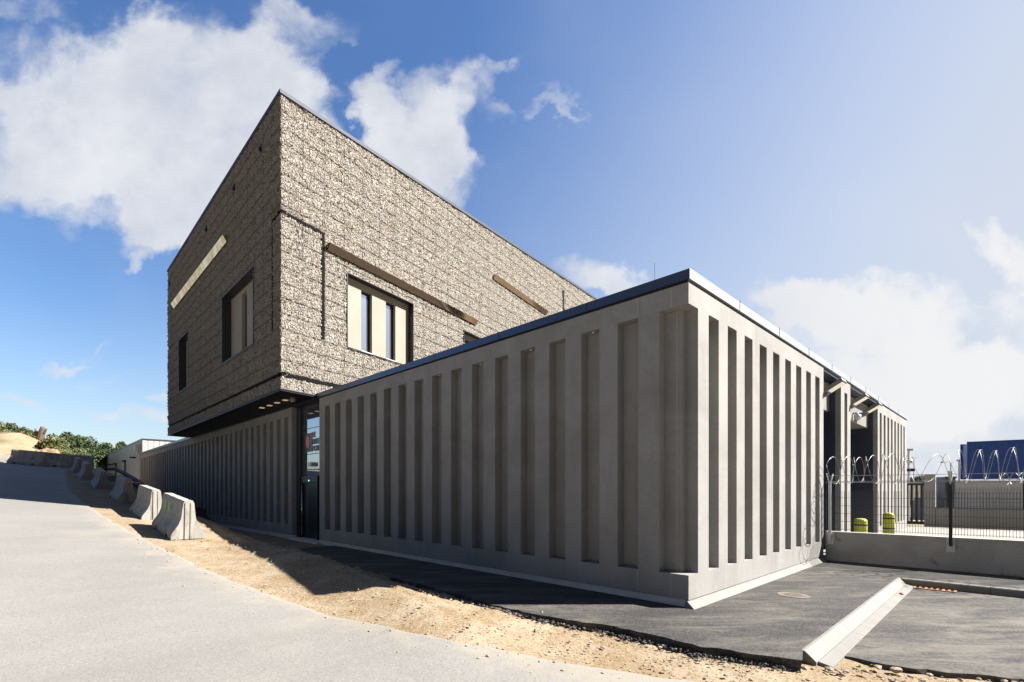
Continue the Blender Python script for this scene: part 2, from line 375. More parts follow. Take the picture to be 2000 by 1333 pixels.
t.links.new(c, b.inputs['Base Color']); bump(t, b, M(t, 'ADD', n3, M(t, 'MULTIPLY', sp.outputs[0], .5)), .35, .005); MAT['road'] = m
# dark asphalt with dust
def asphalt(name, dust, thr):
    m, t, b = mat(name, (.03,.03,.032), .8, 0, .35); p = geoco(t)
    d = NOISE(t, geoco(t, (.5,1.6,1)), 1.3, 8, .68, .8); d2 = NOISE(t, p, 14, 4, .7)
    v = nd(t, 'ShaderNodeTexVoronoi'); v.inputs['Scale'].default_value = 70; t.links.new(p, v.inputs['Vector']); sp = nd(t, 'ShaderNodeSeparateColor'); t.links.new(v.outputs['Color'], sp.inputs[0])
    c = MIX(t, SM(t, sp.outputs[0], .5, 1.), (.024,.023,.024,1), (.085,.080,.077,1))
    f = M(t, 'MULTIPLY', SM(t, M(t, 'ADD', d, M(t, 'MULTIPLY', M(t, 'SUBTRACT', d2, .5), .35)), thr-.04, thr+.34), dust)
    c = MIX(t, f, c, (.17,.155,.13,1)); t.links.new(c, b.inputs['Base Color']); bump(t, b, sp.outputs[1], .6, .006); return m
MAT['asphalt'] = asphalt('new_dark_asphalt', .8, .43)
MAT['asphalt2'] = asphalt('dusty_dark_asphalt', .85, .36)
# dirt
m, t, b = mat('sandy_dirt', (.36,.27,.165), .95, 0, .15); p = geoco(t)
a1 = NOISE(t, p, 1.2, 7, .65, .4); a2 = NOISE(t, p, 18, 5, .7); v = nd(t, 'ShaderNodeTexVoronoi'); v.inputs['Scale'].default_value = 42; t.links.new(p, v.inputs['Vector']); sp = nd(t, 'ShaderNodeSeparateColor'); t.links.new(v.outputs['Color'], sp.inputs[0])
c = MIX(t, SM(t, a1, .35, .68), (.262,.192,.115,1), (.37,.305,.218,1))
c = MIX(t, M(t, 'MULTIPLY', SM(t, a2, .5, .72), .5), c, (.16,.105,.055,1))
c = MIX(t, M(t, 'MULTIPLY', SM(t, sp.outputs[0], .82, .98), .6), c, (.11,.07,.04,1))
c = MIX(t, M(t, 'MULTIPLY', SM(t, sp.outputs[1], .85, .98), .6), c, (.40,.34,.26,1))
t.links.new(c, b.inputs['Base Color']); bump(t, b, M(t, 'ADD', a2, M(t, 'MULTIPLY', sp.outputs[2], .4)), .8, .025); MAT['dirt'] = m
MAT['stonebit'] = noisy('loose_stone', (.26,.20,.14), (.36,.31,.245), .9, 6, 50, .4, .01, .3)
MAT['yard'] = noisy('yard_concrete', (.25,.235,.21), (.30,.285,.26), .85, .8, 20, .2, .004, .15)
MAT['ground'] = noisy('sandy_scrub_ground', (.22,.165,.095), (.31,.25,.165), .95, .35, 4, .6, .05, .3, stain=((.09,.10,.04), .25, .52, .8))
def leafmat(name, c1, c2):
    m, t, b = mat(name, c1, .6, 0, .3); p = geoco(t)
    c = MIX(t, SM(t, NOISE(t, p, .9, 4, .7), .35, .65), (*c1, 1), (*c2, 1)); t.links.new(c, b.inputs['Base Color'])
    b.inputs['Subsurface Weight'].default_value = 0
    return m
MAT['leafA'] = leafmat('foliage_deep_green', (.020,.040,.013), (.048,.078,.024))
MAT['leafB'] = leafmat('foliage_olive', (.050,.072,.022), (.09,.115,.04))
MAT['leafC'] = leafmat('foliage_pale_green', (.10,.135,.06), (.17,.20,.10))
MAT['leafD'] = leafmat('foliage_dry', (.14,.115,.035), (.10,.115,.028))
MAT['bark'] = noisy('bark', (.09,.07,.05), (.14,.11,.08), .9, 5, 30, .5, .01, .2)

# ---------------------------------------------------------------- layout frames
P0 = Vector((2.724, 7.453, 0))
D1 = Vector((-.70933, .70485, 0)); N1 = Vector((-.70485, -.70933, 0))
D2 = Vector((.7227, .6912, 0)); N2 = Vector((.6912, -.7227, 0))
FL = frame(P0, D1, N1); FS = frame(P0, D2, N2)
# ---------------------------------------------------------------- terrain heights in (s,u)
def su(X, Y):
    return (-X+Y)/math.sqrt(2), (X-P0.x)*N1.x + (Y-P0.y)*N1.y
def xy(s, u):   # inverse
    # s = (-X+Y)/sqrt2 ; u = dot
    a, b = -1/math.sqrt(2), 1/math.sqrt(2); c, d = N1.x, N1.y
    uu = u + P0.x*c + P0.y*d; det = a*d-b*c
    return (s*d - b*uu)/det, (a*uu - c*s)/det
ST = np.array([-400,-60,-12,-3,1.5,3.6,4.9,7,10,13.7,17.4,22.9,30,33.8,38.1,41.7,50,60,80,120,400.])
ZT = np.array([-.4,-.4,-.3,-.22,-.13,-.04,.05,.17,.42,.68,.98,1.38,1.95,2.40,2.86,3.2,3.8,4.3,4.9,5.8,5.8])
def zr(s, u):
    return np.interp(s, ST, ZT) + np.clip(u-4.5, -2, 8)*.05*np.clip((s-4)/14, 0, 1)
def H(X, Y):
    s, u = su(X, Y)
    r = zr(s, u)
    w = sstep(u, 1.45, 3.4)
    far = sstep(s, 47., 53.)*sstep(u, -60, -5)*.8
    r = np.where(u < 3.4, np.minimum(r, 3.0), r)
    w = np.maximum(w, far*(u < 3.4))
    low = np.where(s < 9, -.09, -.02)
    low = np.where(s < 1.6, np.interp(s, [.9, 1.6], [-.165, -.10]), low)
    z = low + (r-low)*w
    z = z + .17*np.exp(-((u-3.15)/.75)**2)*sstep(s, 3.4, 5.5)*(1-sstep(s, 9.5, 13))
    z = z + 2.1*np.exp(-((X+43.3)/3.3)**2-((Y-42)/3.2)**2) + 2.1*np.exp(-((X+49)/5.5)**2-((Y-45)/4)**2)
    right = (u < 0) & (s < 46)
    z = np.where(right & (X > 0), -.165, z)
    return z
SLAB = [(15.5,1.05),(14.6,1.35),(13.3,1.75),(11.5,1.85),(9.5,1.8),(6.9,1.86),(5.6,1.98),(4.5,1.92),(3.6,1.68),(3.0,1.64),(2.4,1.68),(1.9,1.52),(1.45,1.38)]
EDGE_S = np.array([-30,-6,0.8,2.0,3.58,4.9,7.0,10.0,13.6,18,22,28,34,37,39,41,42.5,44,60.]); EDGE_U = np.array([1.78,1.82,1.95,2.38,3.22,3.92,4.47,4.95,5.28,5.6,5.75,5.85,5.7,5.6,5.4,5.0,4.2,3.0,3.])

# ground sheet to the horizon
xs = np.unique(np.concatenate([np.linspace(-2500,-160,8), np.linspace(-160,60,150), np.linspace(60,2500,8)]))
ys = np.unique(np.concatenate([np.linspace(-600,-20,6), np.linspace(-20,150,115), np.linspace(150,4000,10)]))
X, Y = np.meshgrid(xs, ys, indexing='ij')
s_, u_a = su(X, Y)
Z = H(X, Y) + fbm(X*.3, Y*.3, 3)*.12*(s_ > 44)
inside = (s_ < 60) & (u_a > -24) & (u_a < 30) & (s_ > -60)
Z = np.where(inside & ~((s_ > 44) & (u_a < 3)) & (s_ < 46), Z-.22, Z)
Z = np.where(X > 60, -.45, Z)
ground = link('ground', grid_mesh('ground', np.stack([X, Y, Z], -1)), MAT['ground'], kind='structure')
# fine dirt verge
ss = np.concatenate([np.arange(-4, 17, .045), np.arange(17, 47, .09)]); uu = np.arange(-1.2, 7.2, .05)
S, U = np.meshgrid(ss, uu, indexing='ij'); X, Y = xy(S, U)
rg = sstep(U, 1.2, 2.2)*(1-sstep(U, np.interp(S, EDGE_S, EDGE_U)-1.5, np.interp(S, EDGE_S, EDGE_U)-.1))
lump = fbm(X*1.1, Y*1.1, 3, .5)*.045 + np.maximum(fbm(X*5.3+9, Y*5.3, 4, .6)-.22, 0)*.09 + fbm(X*14, Y*14, 2)*.009
rut = -.035*np.exp(-((U-2.9-.25*np.sin(S*.6))/.12)**2) - .03*np.exp(-((U-3.35-.2*np.sin(S*.5+1))/.10)**2)
Z = H(X, Y) - .012 + (lump+rut*sstep(S, 2, 5))*(.12+.88*rg) - .01
dirt = link('dirt_verge', grid_mesh('dirt_verge', np.stack([X, Y, Z], -1)), MAT['dirt'], kind='structure')
# road
ss = np.concatenate([np.arange(-14, 17, .12), np.arange(17, 45.5, .3)]); kk = np.concatenate([np.arange(0, 1.5, .06), np.arange(1.5, 30, .6)])
S, K = np.meshgrid(ss, kk, indexing='ij'); e = np.interp(S, EDGE_S, EDGE_U) + fbm(S*1.1, S*0+3.3, 3)*.09 + fbm(S*6, S*0+1.3, 2)*.02
U = e + K; X, Y = xy(S, U)
Z = H(X, Y) + .012 - .03*(K < .03)
road = link('road', grid_mesh('road', np.stack([X, Y, Z], -1)), MAT['road'], kind='structure')
at_ = road.data.attributes.new('edge', 'FLOAT', 'POINT'); at_.data.foreach_set('value', (K - .35*(1-sstep(S, 2.5, 4.5))).astype(np.float32).ravel())
# side road turning up behind the barriers
S, U = np.meshgrid(np.arange(45.2, 56, .5), np.arange(8.2, 15, .5), indexing='ij'); X, Y = xy(S, U)
sr_ = link('side_road', grid_mesh('side_road', np.stack([X, Y, H(X, Y)+.09+fbm(X*.3,Y*.3,3)*.12], -1)), MAT['road'], kind='structure')
at_ = sr_.data.attributes.new('edge', 'FLOAT', 'POINT'); at_.data.foreach_set('value', np.full(len(sr_.data.vertices), 5., np.float32))

# pavement slab in front of the long wall (ragged edge, real thickness)
def ragged(pts, amp=.05, step=.12):
    out = []
    for (a, b), (c, d) in zip(pts[:-1], pts[1:]):
        n = max(1, int(math.hypot(c-a, d-b)/step))
        for i in range(n):
            k = i/n; out.append((a+(c-a)*k + random.uniform(-amp, amp)*.3, b+(d-b)*k + random.uniform(-amp, amp)))
    out.append(pts[-1]); return out
ed = [xy(s, u) for s, u in ragged(SLAB, .035)]
KA = Vector((3.277, 5.446, 0)); KB = Vector((8.04, 10.05, 0)); KD = (KB-KA).normalized(); KN = Vector((KD.y, -KD.x, 0))
WL0 = P0 + D2*7.56   # foot of the low wall
wd = Vector((-D1.x, -D1.y, 0))   # low wall direction (to the right / nearer)
poly = [tuple(FL(12.2, -.1, 0)[:2])] + ed + [(KA.x, KA.y), (KB.x, KB.y)]
q = KB + wd*6.5; poly += [(q.x, q.y)]
q = WL0 + wd*7.5 - N1*.1; poly += [(q.x, q.y)]
q = WL0 - N1*.1 - D2*0; poly += [(q.x, q.y), tuple(FS(7.4, -.1, 0)[:2]), tuple(FS(.1, -.1, 0)[:2])]
def slab(name, poly, z, th, m, rough=.03):
    bm = bmesh.new(); top = [bm.verts.new((x, y, z)) for x, y in poly]
    mid = [bm.verts.new((x+random.uniform(-rough, rough), y+random.uniform(-rough, rough), z-th*.45)) for x, y in poly]
    bot = [bm.verts.new((x+random.uniform(-rough, rough), y+random.uniform(-rough, rough), z-th)) for x, y in poly]
    n = len(poly); bm.faces.new(top)
    for A, B in ((top, mid), (mid, bot)):
        for i in range(n): bm.faces.new((A[i], A[(i+1)%n], B[(i+1)%n], B[i]))
    return fin_bm(bm, name, m, kind='structure')
slab('pavement', poly, 0, .22, MAT['asphalt'])
# lower parking asphalt
q0 = KA + KN*.27 + KD*.60; pe = ragged([(3.98,5.58),(4.27,5.30),(5.24,4.95),(6.6,4.3),(9,3.2)], .03)
q1 = KB + KN*.27 - KD*.02; q2 = KB + wd*6.5 - KD*.03
slab('parking_asphalt', [(q1.x, q1.y), (q0.x, q0.y)] + pe + [(12, 2.6), (q2.x, q2.y)], -.13, .2, MAT['asphalt2'])
# yard
fy = frame(WL0, wd, D2)
bm = bmesh.new(); fbox(bm, fy, -4, 16, .05, 15.2, -.3, .12); fin_bm(bm, 'yard', MAT['yard'], kind='structure')

# ---------------------------------------------------------------- the building
B = thing('storage_building', 'angular building of grey ribbed concrete with a stone gabion block on top', 'building', tuple(P0))
def bpart(bm, name, m, smooth=False, bevel=0, parent=None, label=None):
    bmesh.ops.translate(bm, verts=bm.verts, vec=-P0)
    o = fin_bm(bm, name, m, parent or B, smooth, bevel)
    if label: o['label'] = label
    return o
Z0, Z1, ZS0, ZS1, DP = .115, 5.03, .50, 4.70, .20
def isect(p, d, q, e):
    den = d.x*e.y-d.y*e.x; k = ((q.x-p.x)*e.y-(q.y-p.y)*e.x)/den; return p+d*k
M2 = isect(P0-N1*DP, D1, P0-N2*DP, D2); M3 = isect(P0-N1*.6, D1, P0-N2*.6, D2)
def facade(name, F, t0, t1, slots, miter=False, label=None, skin=DP):
    bm = bmesh.new()
    def quad(a, b, oa, ob):
        return [tuple(F(a, oa, 0)[:2]), tuple(F(b, oa, 0)[:2]), tuple(F(b, ob, 0)[:2]), tuple(F(a, ob, 0)[:2])]
    if miter:
        beam = [tuple(P0[:2]), tuple(F(t1, 0, 0)[:2]), tuple(F(t1, -DP, 0)[:2]), tuple(M2[:2])]
        back = [tuple(M2[:2]), tuple(F(t1, -DP, 0)[:2]), tuple(F(t1, -.6, 0)[:2]), tuple(M3[:2])]
    else:
        beam = quad(t0, t1, 0, -DP); back = quad(t0, t1, -DP, -.6)
    prism(bm, beam, Z0, ZS0); prism(bm, beam, ZS1, Z1); prism(bm, back, Z0, Z1)
    cur = t0
    for a, b in sorted(slots):
        if a > cur+.01: prism(bm, quad(cur, a, 0, -DP), ZS0, ZS1)
        cur = b
    if t1 > cur: prism(bm, quad(cur, t1, 0, -DP), ZS0, ZS1)
    bmesh.ops.remove_doubles(bm, verts=bm.verts, dist=1e-5)
    return bpart(bm, name, MAT['concrete'], label=label)
main_slots = [(0, .496)] + [(.872+.773*k, 1.272+.773*k) for k in range(16)]
facade('wall', FL, 0, 13.29, main_slots, True, 'shaded long wall with deep vertical slots')
sh_slots = [(0, .32)] + [(.70+.757*k, 1.09+.757*k) for k in range(9)]
facade('wall', FS, 0, 7.50, sh_slots, True, 'sunlit short wall with deep vertical slots')
facade('wall', FS, 9.32, 10.45, [(9.72, 10.06)], False, 'narrow sunlit pier with one slot')
facade('wall', FS, 14.62, 21.3, [(14.97+.765*k, 15.35+.765*k) for k in range(8)], False, 'far sunlit wall with eight slots')
wing_end = 51.25
facade('wall', FL, 15.78, wing_end, [(16.13+.803*k, 16.53+.803*k) for k in range(43)], False, 'long shaded rear wall behind the road barriers')
# plinths
bm = bmesh.new()
for F, a, b in ((FL, .03, 13.29), (FL, 15.78, wing_end), (FS, 9.32, 10.45), (FS, 14.62, 21.3)): fbox(bm, F, a, b, -.5, -.02 if F is FL else .0, -.3, Z0-.006)
fbox(bm, FS, .03, 7.5, -.5, -.02, -.3, Z0-.006)
bpart(bm, 'plinth', MAT['plinth']); bm = bmesh.new()
# mortar haunch at the foot of the short wall
hexa(bm, [FS(-.04,-.05,0), FS(7.5,-.05,0), FS(7.5,.11,.0), FS(-.04,.11,.0), FS(-.02,-.05,.10), FS(7.5,-.05,.10), FS(7.5,-.01,.10), FS(-.02,-.01,.10)])
bpart(bm, 'mortar_skirt', MAT['kerb'])
# joints
bm = bmesh.new()
def joint(F, t, slot=False):
    for a, b in ((Z0, ZS0-.003), (ZS1+.003, Z1)): fbox(bm, F, t-.007, t+.007, -.03, .0015, a, b)
for t in (.885, 3.965, 7.05, 10.16, 16.0+3.2): joint(FL, t)
for k in range(1, 11): joint(FL, 19.2+3.212*k)
for t in (1.46, 3.73, 5.63): joint(FS, t)
joint(FL, .29); fbox(bm, FL, .283, .297, -.23, -DP+.0015, ZS0, ZS1)
bpart(bm, 'panel_joint', MAT['joint'])
# roof coping
def coping(F, a, b, k, seams, cap=.035, m=None):
    bm = bmesh.new(); fbox(bm, F, a, b, -.55, cap, Z1+.03, Z1+.185); fbox(bm, F, a, b, -.5, -.012, Z1-.02, Z1+.03)
    return bm
bm = bmesh.new()
def cop_edge(off, z0, z1):
    c0 = isect(P0+N1*off, D1, P0+N2*off, D2); ci = isect(P0-N1*.55, D1, P0-N2*.55, D2)
    return c0, ci
c0, ci = cop_edge(.035, 0, 0)
pl = [tuple(c0[:2]), tuple(FL(wing_end, .035, 0)[:2]), tuple(FL(wing_end, -.55, 0)[:2]), tuple(ci[:2])]
ps = [tuple(c0[:2]), tuple(FS(21.32, .035, 0)[:2]), tuple(FS(21.32, -.55, 0)[:2]), tuple(ci[:2])]
prism(bm, pl, Z1+.035, Z1+.19); o = bpart(bm, 'coping', MAT['coping'], label='metal coping along the shaded wall, shade and sky blue put into its colour')
bm = bmesh.new(); prism(bm, ps, Z1+.035, Z1+.19); bpart(bm, 'coping', MAT['coping_lit'], label='metal coping along the sunlit wall, sunlight put into its pale grey')
bm = bmesh.new(); fbox(bm, FL, .1, wing_end, -.5, -.03, Z1-.01, Z1+.035); fbox(bm, FS, .1, 7.5, -.5, -.03, Z1-.01, Z1+.035); fbox(bm, FS, 9.32, 21.3, -.5, -.03, Z1+.0, Z1+.035)
for t in (1.9, 4.2, 6.5, 8.8, 11.1): fbox(bm, FL, t-.004, t+.004, .03, .038, Z1+.034, Z1+.19)
for t in (1.9, 4.0, 6.1, 8.2, 10.3, 12.4, 14.5, 16.6, 18.7): fbox(bm, FS, t-.006, t+.006, .03, .04, Z1+.034, Z1+.215)
bpart(bm, 'coping_gap', MAT['black'])
# flat roof deck
bm = bmesh.new()
prism(bm, [tuple(M3[:2]), tuple(FL(wing_end-.1, -.5, 0)[:2]), tuple((FL(wing_end-.1, -.5, 0)+D2*21)[:2]), tuple(FS(21.2, -.5, 0)[:2])], 4.7, 4.9)
bpart(bm, 'roof_deck', MAT['soil'])
# end walls that close the block
bm = bmesh.new(); fbox(bm, FL, wing_end-.02, wing_end-.3, -.61, -20, Z0, Z1-.02)
f3 = frame(FS(21.3, -.61, 0), -N2, D2); fbox(bm, f3, 0, 40, -.3, 0, Z0, Z1-.02)
bpart(bm, 'rear_wall', MAT['concrete'])
# lightning rods on the roof
bm = bmesh.new(); pr = FL(1.05, -.9, 0); tube(bm, [pr+Vector((0,0,4.9)), pr+Vector((0,0,5.98))], .008, 6)
bpart(bm, 'lightning_rod', MAT['galv'])
# loading bays
for a, b in ((7.5, 9.32), (10.45, 14.62)):
    bm = bmesh.new()
    fbox(bm, FS, a, b, -3.2, -3.0, .1, 5.0)                       # back
    fbox(bm, FS, a-.3, a-.003, -3.0, -.61, .1, 5.0); fbox(bm, FS, b+.003, b+.3, -3.0, -.61, .1, 5.0)
    fbox(bm, FS, a-.3, a+.012, -3.0, -.14, .1, 5.0); fbox(bm, FS, b-.012, b+.3, -3.0, -.14, .1, 5.0)
    fbox(bm, FS, a-.2, b+.2, -3.2, -.02, 4.97, 5.035)
    bay = bpart(bm, 'loading_bay', MAT['navy'])
    bm = bmesh.new(); fbox(bm, FS, a+.013, b-.013, -.8, -.29, 4.12, 4.93); bpart(bm, 'lintel', MAT['kerb'])
bm = bmesh.new(); fbox(bm, FS, 10.6, 14.4, -2.99, -2.9, .12, 3.9)
for i in range(7): fbox(bm, FS, 10.6, 14.4, -2.9, -2.88, .3+i*.5, .32+i*.5)
bpart(bm, 'roller_door', noisy('roller_door_paint', (.10,.11,.12), (.13,.14,.15), .5, 1, 10, .1, .002, .1))
# slot lamps
for k in (1, 3, 5, 7, 9, 11, 13, 15):
    t = 1.07+.773*k
    bm = bmesh.new(); c_ = FL(t, -.09, 0)
    lathe(bm, [(.02, ZS1-.014), (.022, ZS1-.001)], 10, (c_.x, c_.y)); bpart(bm, 'slot_lamp', MAT['slotlamp'])
# ---- floodlights on the bays
def flood(t, zb, nm='floodlight'):
    bm = bmesh.new()
    hexa(bm, [FS(t-.09,-.28,zb-.16), FS(t+.09,-.28,zb-.16), FS(t+.09,0,zb-.06), FS(t-.09,0,zb-.06), FS(t-.09,-.28,zb), FS(t+.09,-.28,zb), FS(t+.09,0,zb+.06), FS(t-.09,0,zb+.06)])
    hexa(bm, [FS(t-.21,-.06,zb-.03), FS(t+.21,-.06,zb-.03), FS(t+.21,.38,zb+.23), FS(t-.21,.38,zb+.23), FS(t-.21,-.10,zb+.06), FS(t+.21,-.10,zb+.06), FS(t+.21,.33,zb+.32), FS(t-.21,.33,zb+.32)])
    o = bpart(bm, 'floodlight', MAT['lampgrey'], bevel=.008)
    bm = bmesh.new()
    hexa(bm, [FS(t-.17,.03,zb+.015), FS(t+.17,.03,zb+.015), FS(t+.17,.35,zb+.204), FS(t-.17,.35,zb+.204), FS(t-.17,.02,zb+.05), FS(t+.17,.02,zb+.05), FS(t+.17,.34,zb+.24), FS(t-.17,.34,zb+.24)])
    bpart(bm, 'lamp_glass', MAT['floodglass'], parent=o)
    bm = bmesh.new(); fbox(bm, FS, t-.1, t+.1, -.12, -.05, zb-.0, zb+.085); bpart(bm, 'blue_hinge', mat('blue_plastic', (.02,.12,.5), .5)[0], parent=o)
flood(8.0, 4.45); flood(10.85, 4.45); flood(12.9, 4.45)
bm = bmesh.new(); c_ = FS(12.25, -.16, 0); lathe(bm, [(.02,4.14),(.07,4.17),(.1,4.25),(.1,4.33),(.03,4.36)], 14, (c_.x, c_.y)); fbox(bm, FS, 12.22, 12.28, -.29, -.14, 4.36, 4.42)
bpart(bm, 'dome_camera', MAT['white'], True)

# ---- entrance between the two long walls
bm = bmesh.new()
fbox(bm, FL, 13.0, 13.289, -2.2, -.61, 0, 5.0); fbox(bm, FL, 13.291, 15.6, -.9, -.5, 2.33, 5.1)
fbox(bm, FL, 15.45, 15.778, -.7, -.18, 0, 5.1); fbox(bm, FL, 13.27, 13.42, -.9, -.25, 0, 5.1)
bpart(bm, 'entrance_surround', MAT['dark'])
bm = bmesh.new()
for a, b in ((2.36,3.175),(3.20,4.14),(4.165,5.08)): fbox(bm, FL, 13.42, 15.45, -.499, -.30, a, b)
gl = bpart(bm, 'glazing', MAT['glass'], label='mirror-like dark glass panels above the entrance door')
bm = bmesh.new(); fbox(bm, FL, 13.42, 15.45, -.6, -.31, 3.17, 3.205); fbox(bm, FL, 13.42, 15.45, -.6, -.31, 4.135, 4.17); bpart(bm, 'glazing_bar', MAT['black'])
# door portal and leaf
bm = bmesh.new()
fbox(bm, FL, 13.42, 13.98, -.9, -.45, .03, 2.3); fbox(bm, FL, 13.98, 15.62, -.6, -.22, 2.12, 2.36); fbox(bm, FL, 15.44, 15.62, -.6, -.22, .03, 2.12); fbox(bm, FL, 13.98, 14.08, -.9, -.22, .03, 2.12)
bpart(bm, 'door_frame', MAT['dark'])
bm = bmesh.new(); fbox(bm, FL, 14.083, 15.437, -.36, -.29, .05, 2.115)
door = bpart(bm, 'door', MAT['doorpaint'], bevel=.004)
bm = bmesh.new(); tube(bm, [FL(15.36,-.22,.12), FL(15.36,-.22,2.03)], .018, 8)
for z in (.25, 1.85): tube(bm, [FL(15.36,-.30,z), FL(15.36,-.22,z)], .012, 6)
bpart(bm, 'handle', MAT['steel'], True, parent=door)
bm = bmesh.new(); fbox(bm, FL, 15.02, 15.035, -.291, -.286, .1, 2.05); bpart(bm, 'door_trim', MAT['steel'], parent=door)
bm = bmesh.new()
for z in (.5, 1.05, 1.75, 1.95): fbox(bm, FL, 14.12, 14.2, -.292, -.25, z, z+.12)
bpart(bm, 'hinge', MAT['black'], parent=door)
bm = bmesh.new(); fbox(bm, FL, 14.70, 14.74, -.225, -.212, 2.18, 2.215); bpart(bm, 'door_lamp', MAT['greenled'])
bm = bmesh.new(); fbox(bm, FL, 14.4, 14.66, -.3, -.16, 2.72, 2.87); bpart(bm, 'wall_lamp', MAT['galv'], bevel=.01)
bm = bmesh.new(); fbox(bm, FL, 13.2, 15.9, -.5, .12, -.1, .035); bpart(bm, 'threshold', MAT['plinth'])
bm = bmesh.new(); fbox(bm, FL, 15.52, 15.62, -.22, -.19, 1.02, 1.14); bpart(bm, 'intercom', MAT['black'])
# sign: logo and words on the glass
bm = bmesh.new()
ga = 15.30
for i, (w, g) in enumerate(((.12,.02),(.07,.03),(.05,.03),(.05,.025),(.09,.03),(.10,.03),(.07,.02))):
    fbox(bm, FL, ga-w, ga, -.299, -.288, 3.28, 3.98); ga -= w+g
logo = bpart(bm, 'logo', MAT['logodark'])
bm = bmesh.new()
cc = FL(14.96, -.286, 3.66); vs = []
ring = [FL(14.96+.17*math.cos(2*PI*k/28), -.276, 3.66+.24*math.sin(2*PI*k/28)) for k in range(28)]
ring2 = [FL(14.96+.17*math.cos(2*PI*k/28), -.287, 3.66+.24*math.sin(2*PI*k/28)) for k in range(28)]
a = [bm.verts.new(p) for p in ring]; b2 = [bm.verts.new(p) for p in ring2]; bm.faces.new(a); bm.faces.new(b2[::-1])
for k in range(28): bm.faces.new((a[k], a[(k+1)%28], b2[(k+1)%28], b2[k]))
bpart(bm, 'logo_oval', MAT['pink'], parent=logo)
FLR = D1*-1
def text_mesh(body, size, m, name, loc, xdir, ydir=Vector((0,0,1)), parent=None, ext=.006, sx=1., off=.012):
    cu = bpy.data.curves.new(name, 'FONT'); cu.body = body; cu.size = size; cu.extrude = ext; cu.offset = off*size; cu.resolution_u = 3
    ob = bpy.data.objects.new(name, cu); COL.objects.link(ob); bpy.context.view_layer.update()
    me = bpy.data.meshes.new_from_object(ob.evaluated_get(bpy.context.evaluated_depsgraph_get()))
    bpy.data.objects.remove(ob)
    n = xdir.cross(ydir)
    R = Matrix((xdir*sx, ydir, n)).transposed().to_4x4(); R.translation = Vector(loc) - (parent.location if parent and parent.parent is None else Vector((0,0,0)))
    me.transform(R); me.materials.clear()
    return link(name, me, m, parent)
for w, z, mm in (('LE', 3.80, 'pink'), ('FREE', 3.545, 'logodark'), ('PORT', 3.29, 'logodark')):
    o = text_mesh(w, .27, MAT[mm], 'sign_lettering', FL(14.62, -.285, z), FLR, parent=B, sx=1.12, off=.03)

# ---------------------------------------------------------------- gabion block
GA = Vector((-7.55, 15.8, 0)); GL = Vector((-.7064, .7078, 0)).normalized(); GR = Vector((.5169, .8560, 0)).normalized()
NL = Vector((-GL.y, GL.x, 0)); NR = Vector((GR.y, -GR.x, 0))
if NL.y > 0: NL = -NL
GLn, GRn = 18.2, 32.0
ZB, ZT_ = 5.17, 14.78
SL = .0985
FGL = frame(GA, GL, NL); FGR = frame(GA, GR, NR)
def gface(name, D, N, L, ztop, holes, grooves, label, ext=.0):
    # local x along D, local y outward, local z up
    ts = [0.]; 
    while ts[-1] < L: ts.append(min(L, ts[-1] + .026 + .0012*ts[-1]))
    zs = list(np.arange(ZB, ztop(L)+.05, .028))
    ts = np.array(ts); zs = np.array(zs)
    for (a, b, c, d) in holes:
        for v_ in (a, b): i = np.argmin(abs(ts-v_)); ts[i] = v_
        for v_ in (c, d): i = np.argmin(abs(zs-v_)); zs[i] = v_
    T, Zz = np.meshgrid(ts, zs, indexing='ij')
    fr_ = (Zz-ZB)/(zs[-1]-ZB)
    top = np.vectorize(ztop)(T)
    Zz = np.minimum(Zz, top)
    keep = np.ones(T.shape, bool)
    mt = np.zeros_like(T); mt[:-1] = (T[:-1]+T[1:])/2; mz = np.zeros_like(T); mz[:, :-1] = (Zz[:, :-1]+Zz[:, 1:])/2
    for (a, b, c, d) in holes: keep &= ~((mt > a) & (mt < b) & (mz > c) & (mz < d))
    keep[:, :-1] &= (Zz[:, 1:]-Zz[:, :-1]) > 1e-4
    off = np.zeros_like(T)
    for (a, b, c, d, dep) in grooves: off = np.where((T > a) & (T < b) & (Zz > c) & (Zz < d), -dep, off)
    me = grid_mesh(name, np.stack([T, off, Zz], -1), keep)
    me.flip_normals() if N.cross(Vector((0,0,1))).dot(D) < 0 else None
    o = link(name, me, MAT['gabion'], B, label=label)
    R = Matrix((D, N, Vector((0,0,1)))).transposed().to_4x4(); R.translation = GA - P0
    o.matrix_local = R
    return o
def shade_strip(F, a, b, c, d):  # near-black strips standing in for the shade inside the stone grooves
    bm = bmesh.new(); fbox(bm, F, a, b, -.26, -.012, c, d); bpart(bm, 'groove_shade_strip', MAT['core'])
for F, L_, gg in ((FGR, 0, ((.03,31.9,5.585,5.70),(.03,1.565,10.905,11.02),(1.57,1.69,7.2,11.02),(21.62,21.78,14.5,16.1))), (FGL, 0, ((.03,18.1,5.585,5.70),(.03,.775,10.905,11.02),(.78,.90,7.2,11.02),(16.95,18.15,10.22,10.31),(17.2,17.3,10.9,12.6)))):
    for g4 in gg: shade_strip(F, *g4)
holesR = [(2.65, 6.24, 7.18, 10.0), (9.88, 13.6, 7.18, 9.9)]
holesL = [(2.70, 6.75, 7.20, 10.05), (12.97, 15.2, 7.20, 10.1)]
gr_ = [(-1, 40, 5.585, 5.71, .2), (-1, 1.70, 10.90, 11.03, .2), (1.56, 1.70, 7.2, 11.0, .2), (21.55, 21.85, 14.5, 16.1, .2)]
gl_ = [(-1, 40, 5.585, 5.71, .2), (-1, .90, 10.90, 11.03, .2), (.76, .90, 7.2, 11.0, .2), (16.9, 18.3, 10.2, 10.33, .2), (17.15, 17.35, 10.9, 12.6, .2)]
gface('gabion_wall', GR, NR, GRn, lambda t: ZT_+SL*t, holesR, gr_, 'sunlit right-hand wall of stacked stones in wire baskets')
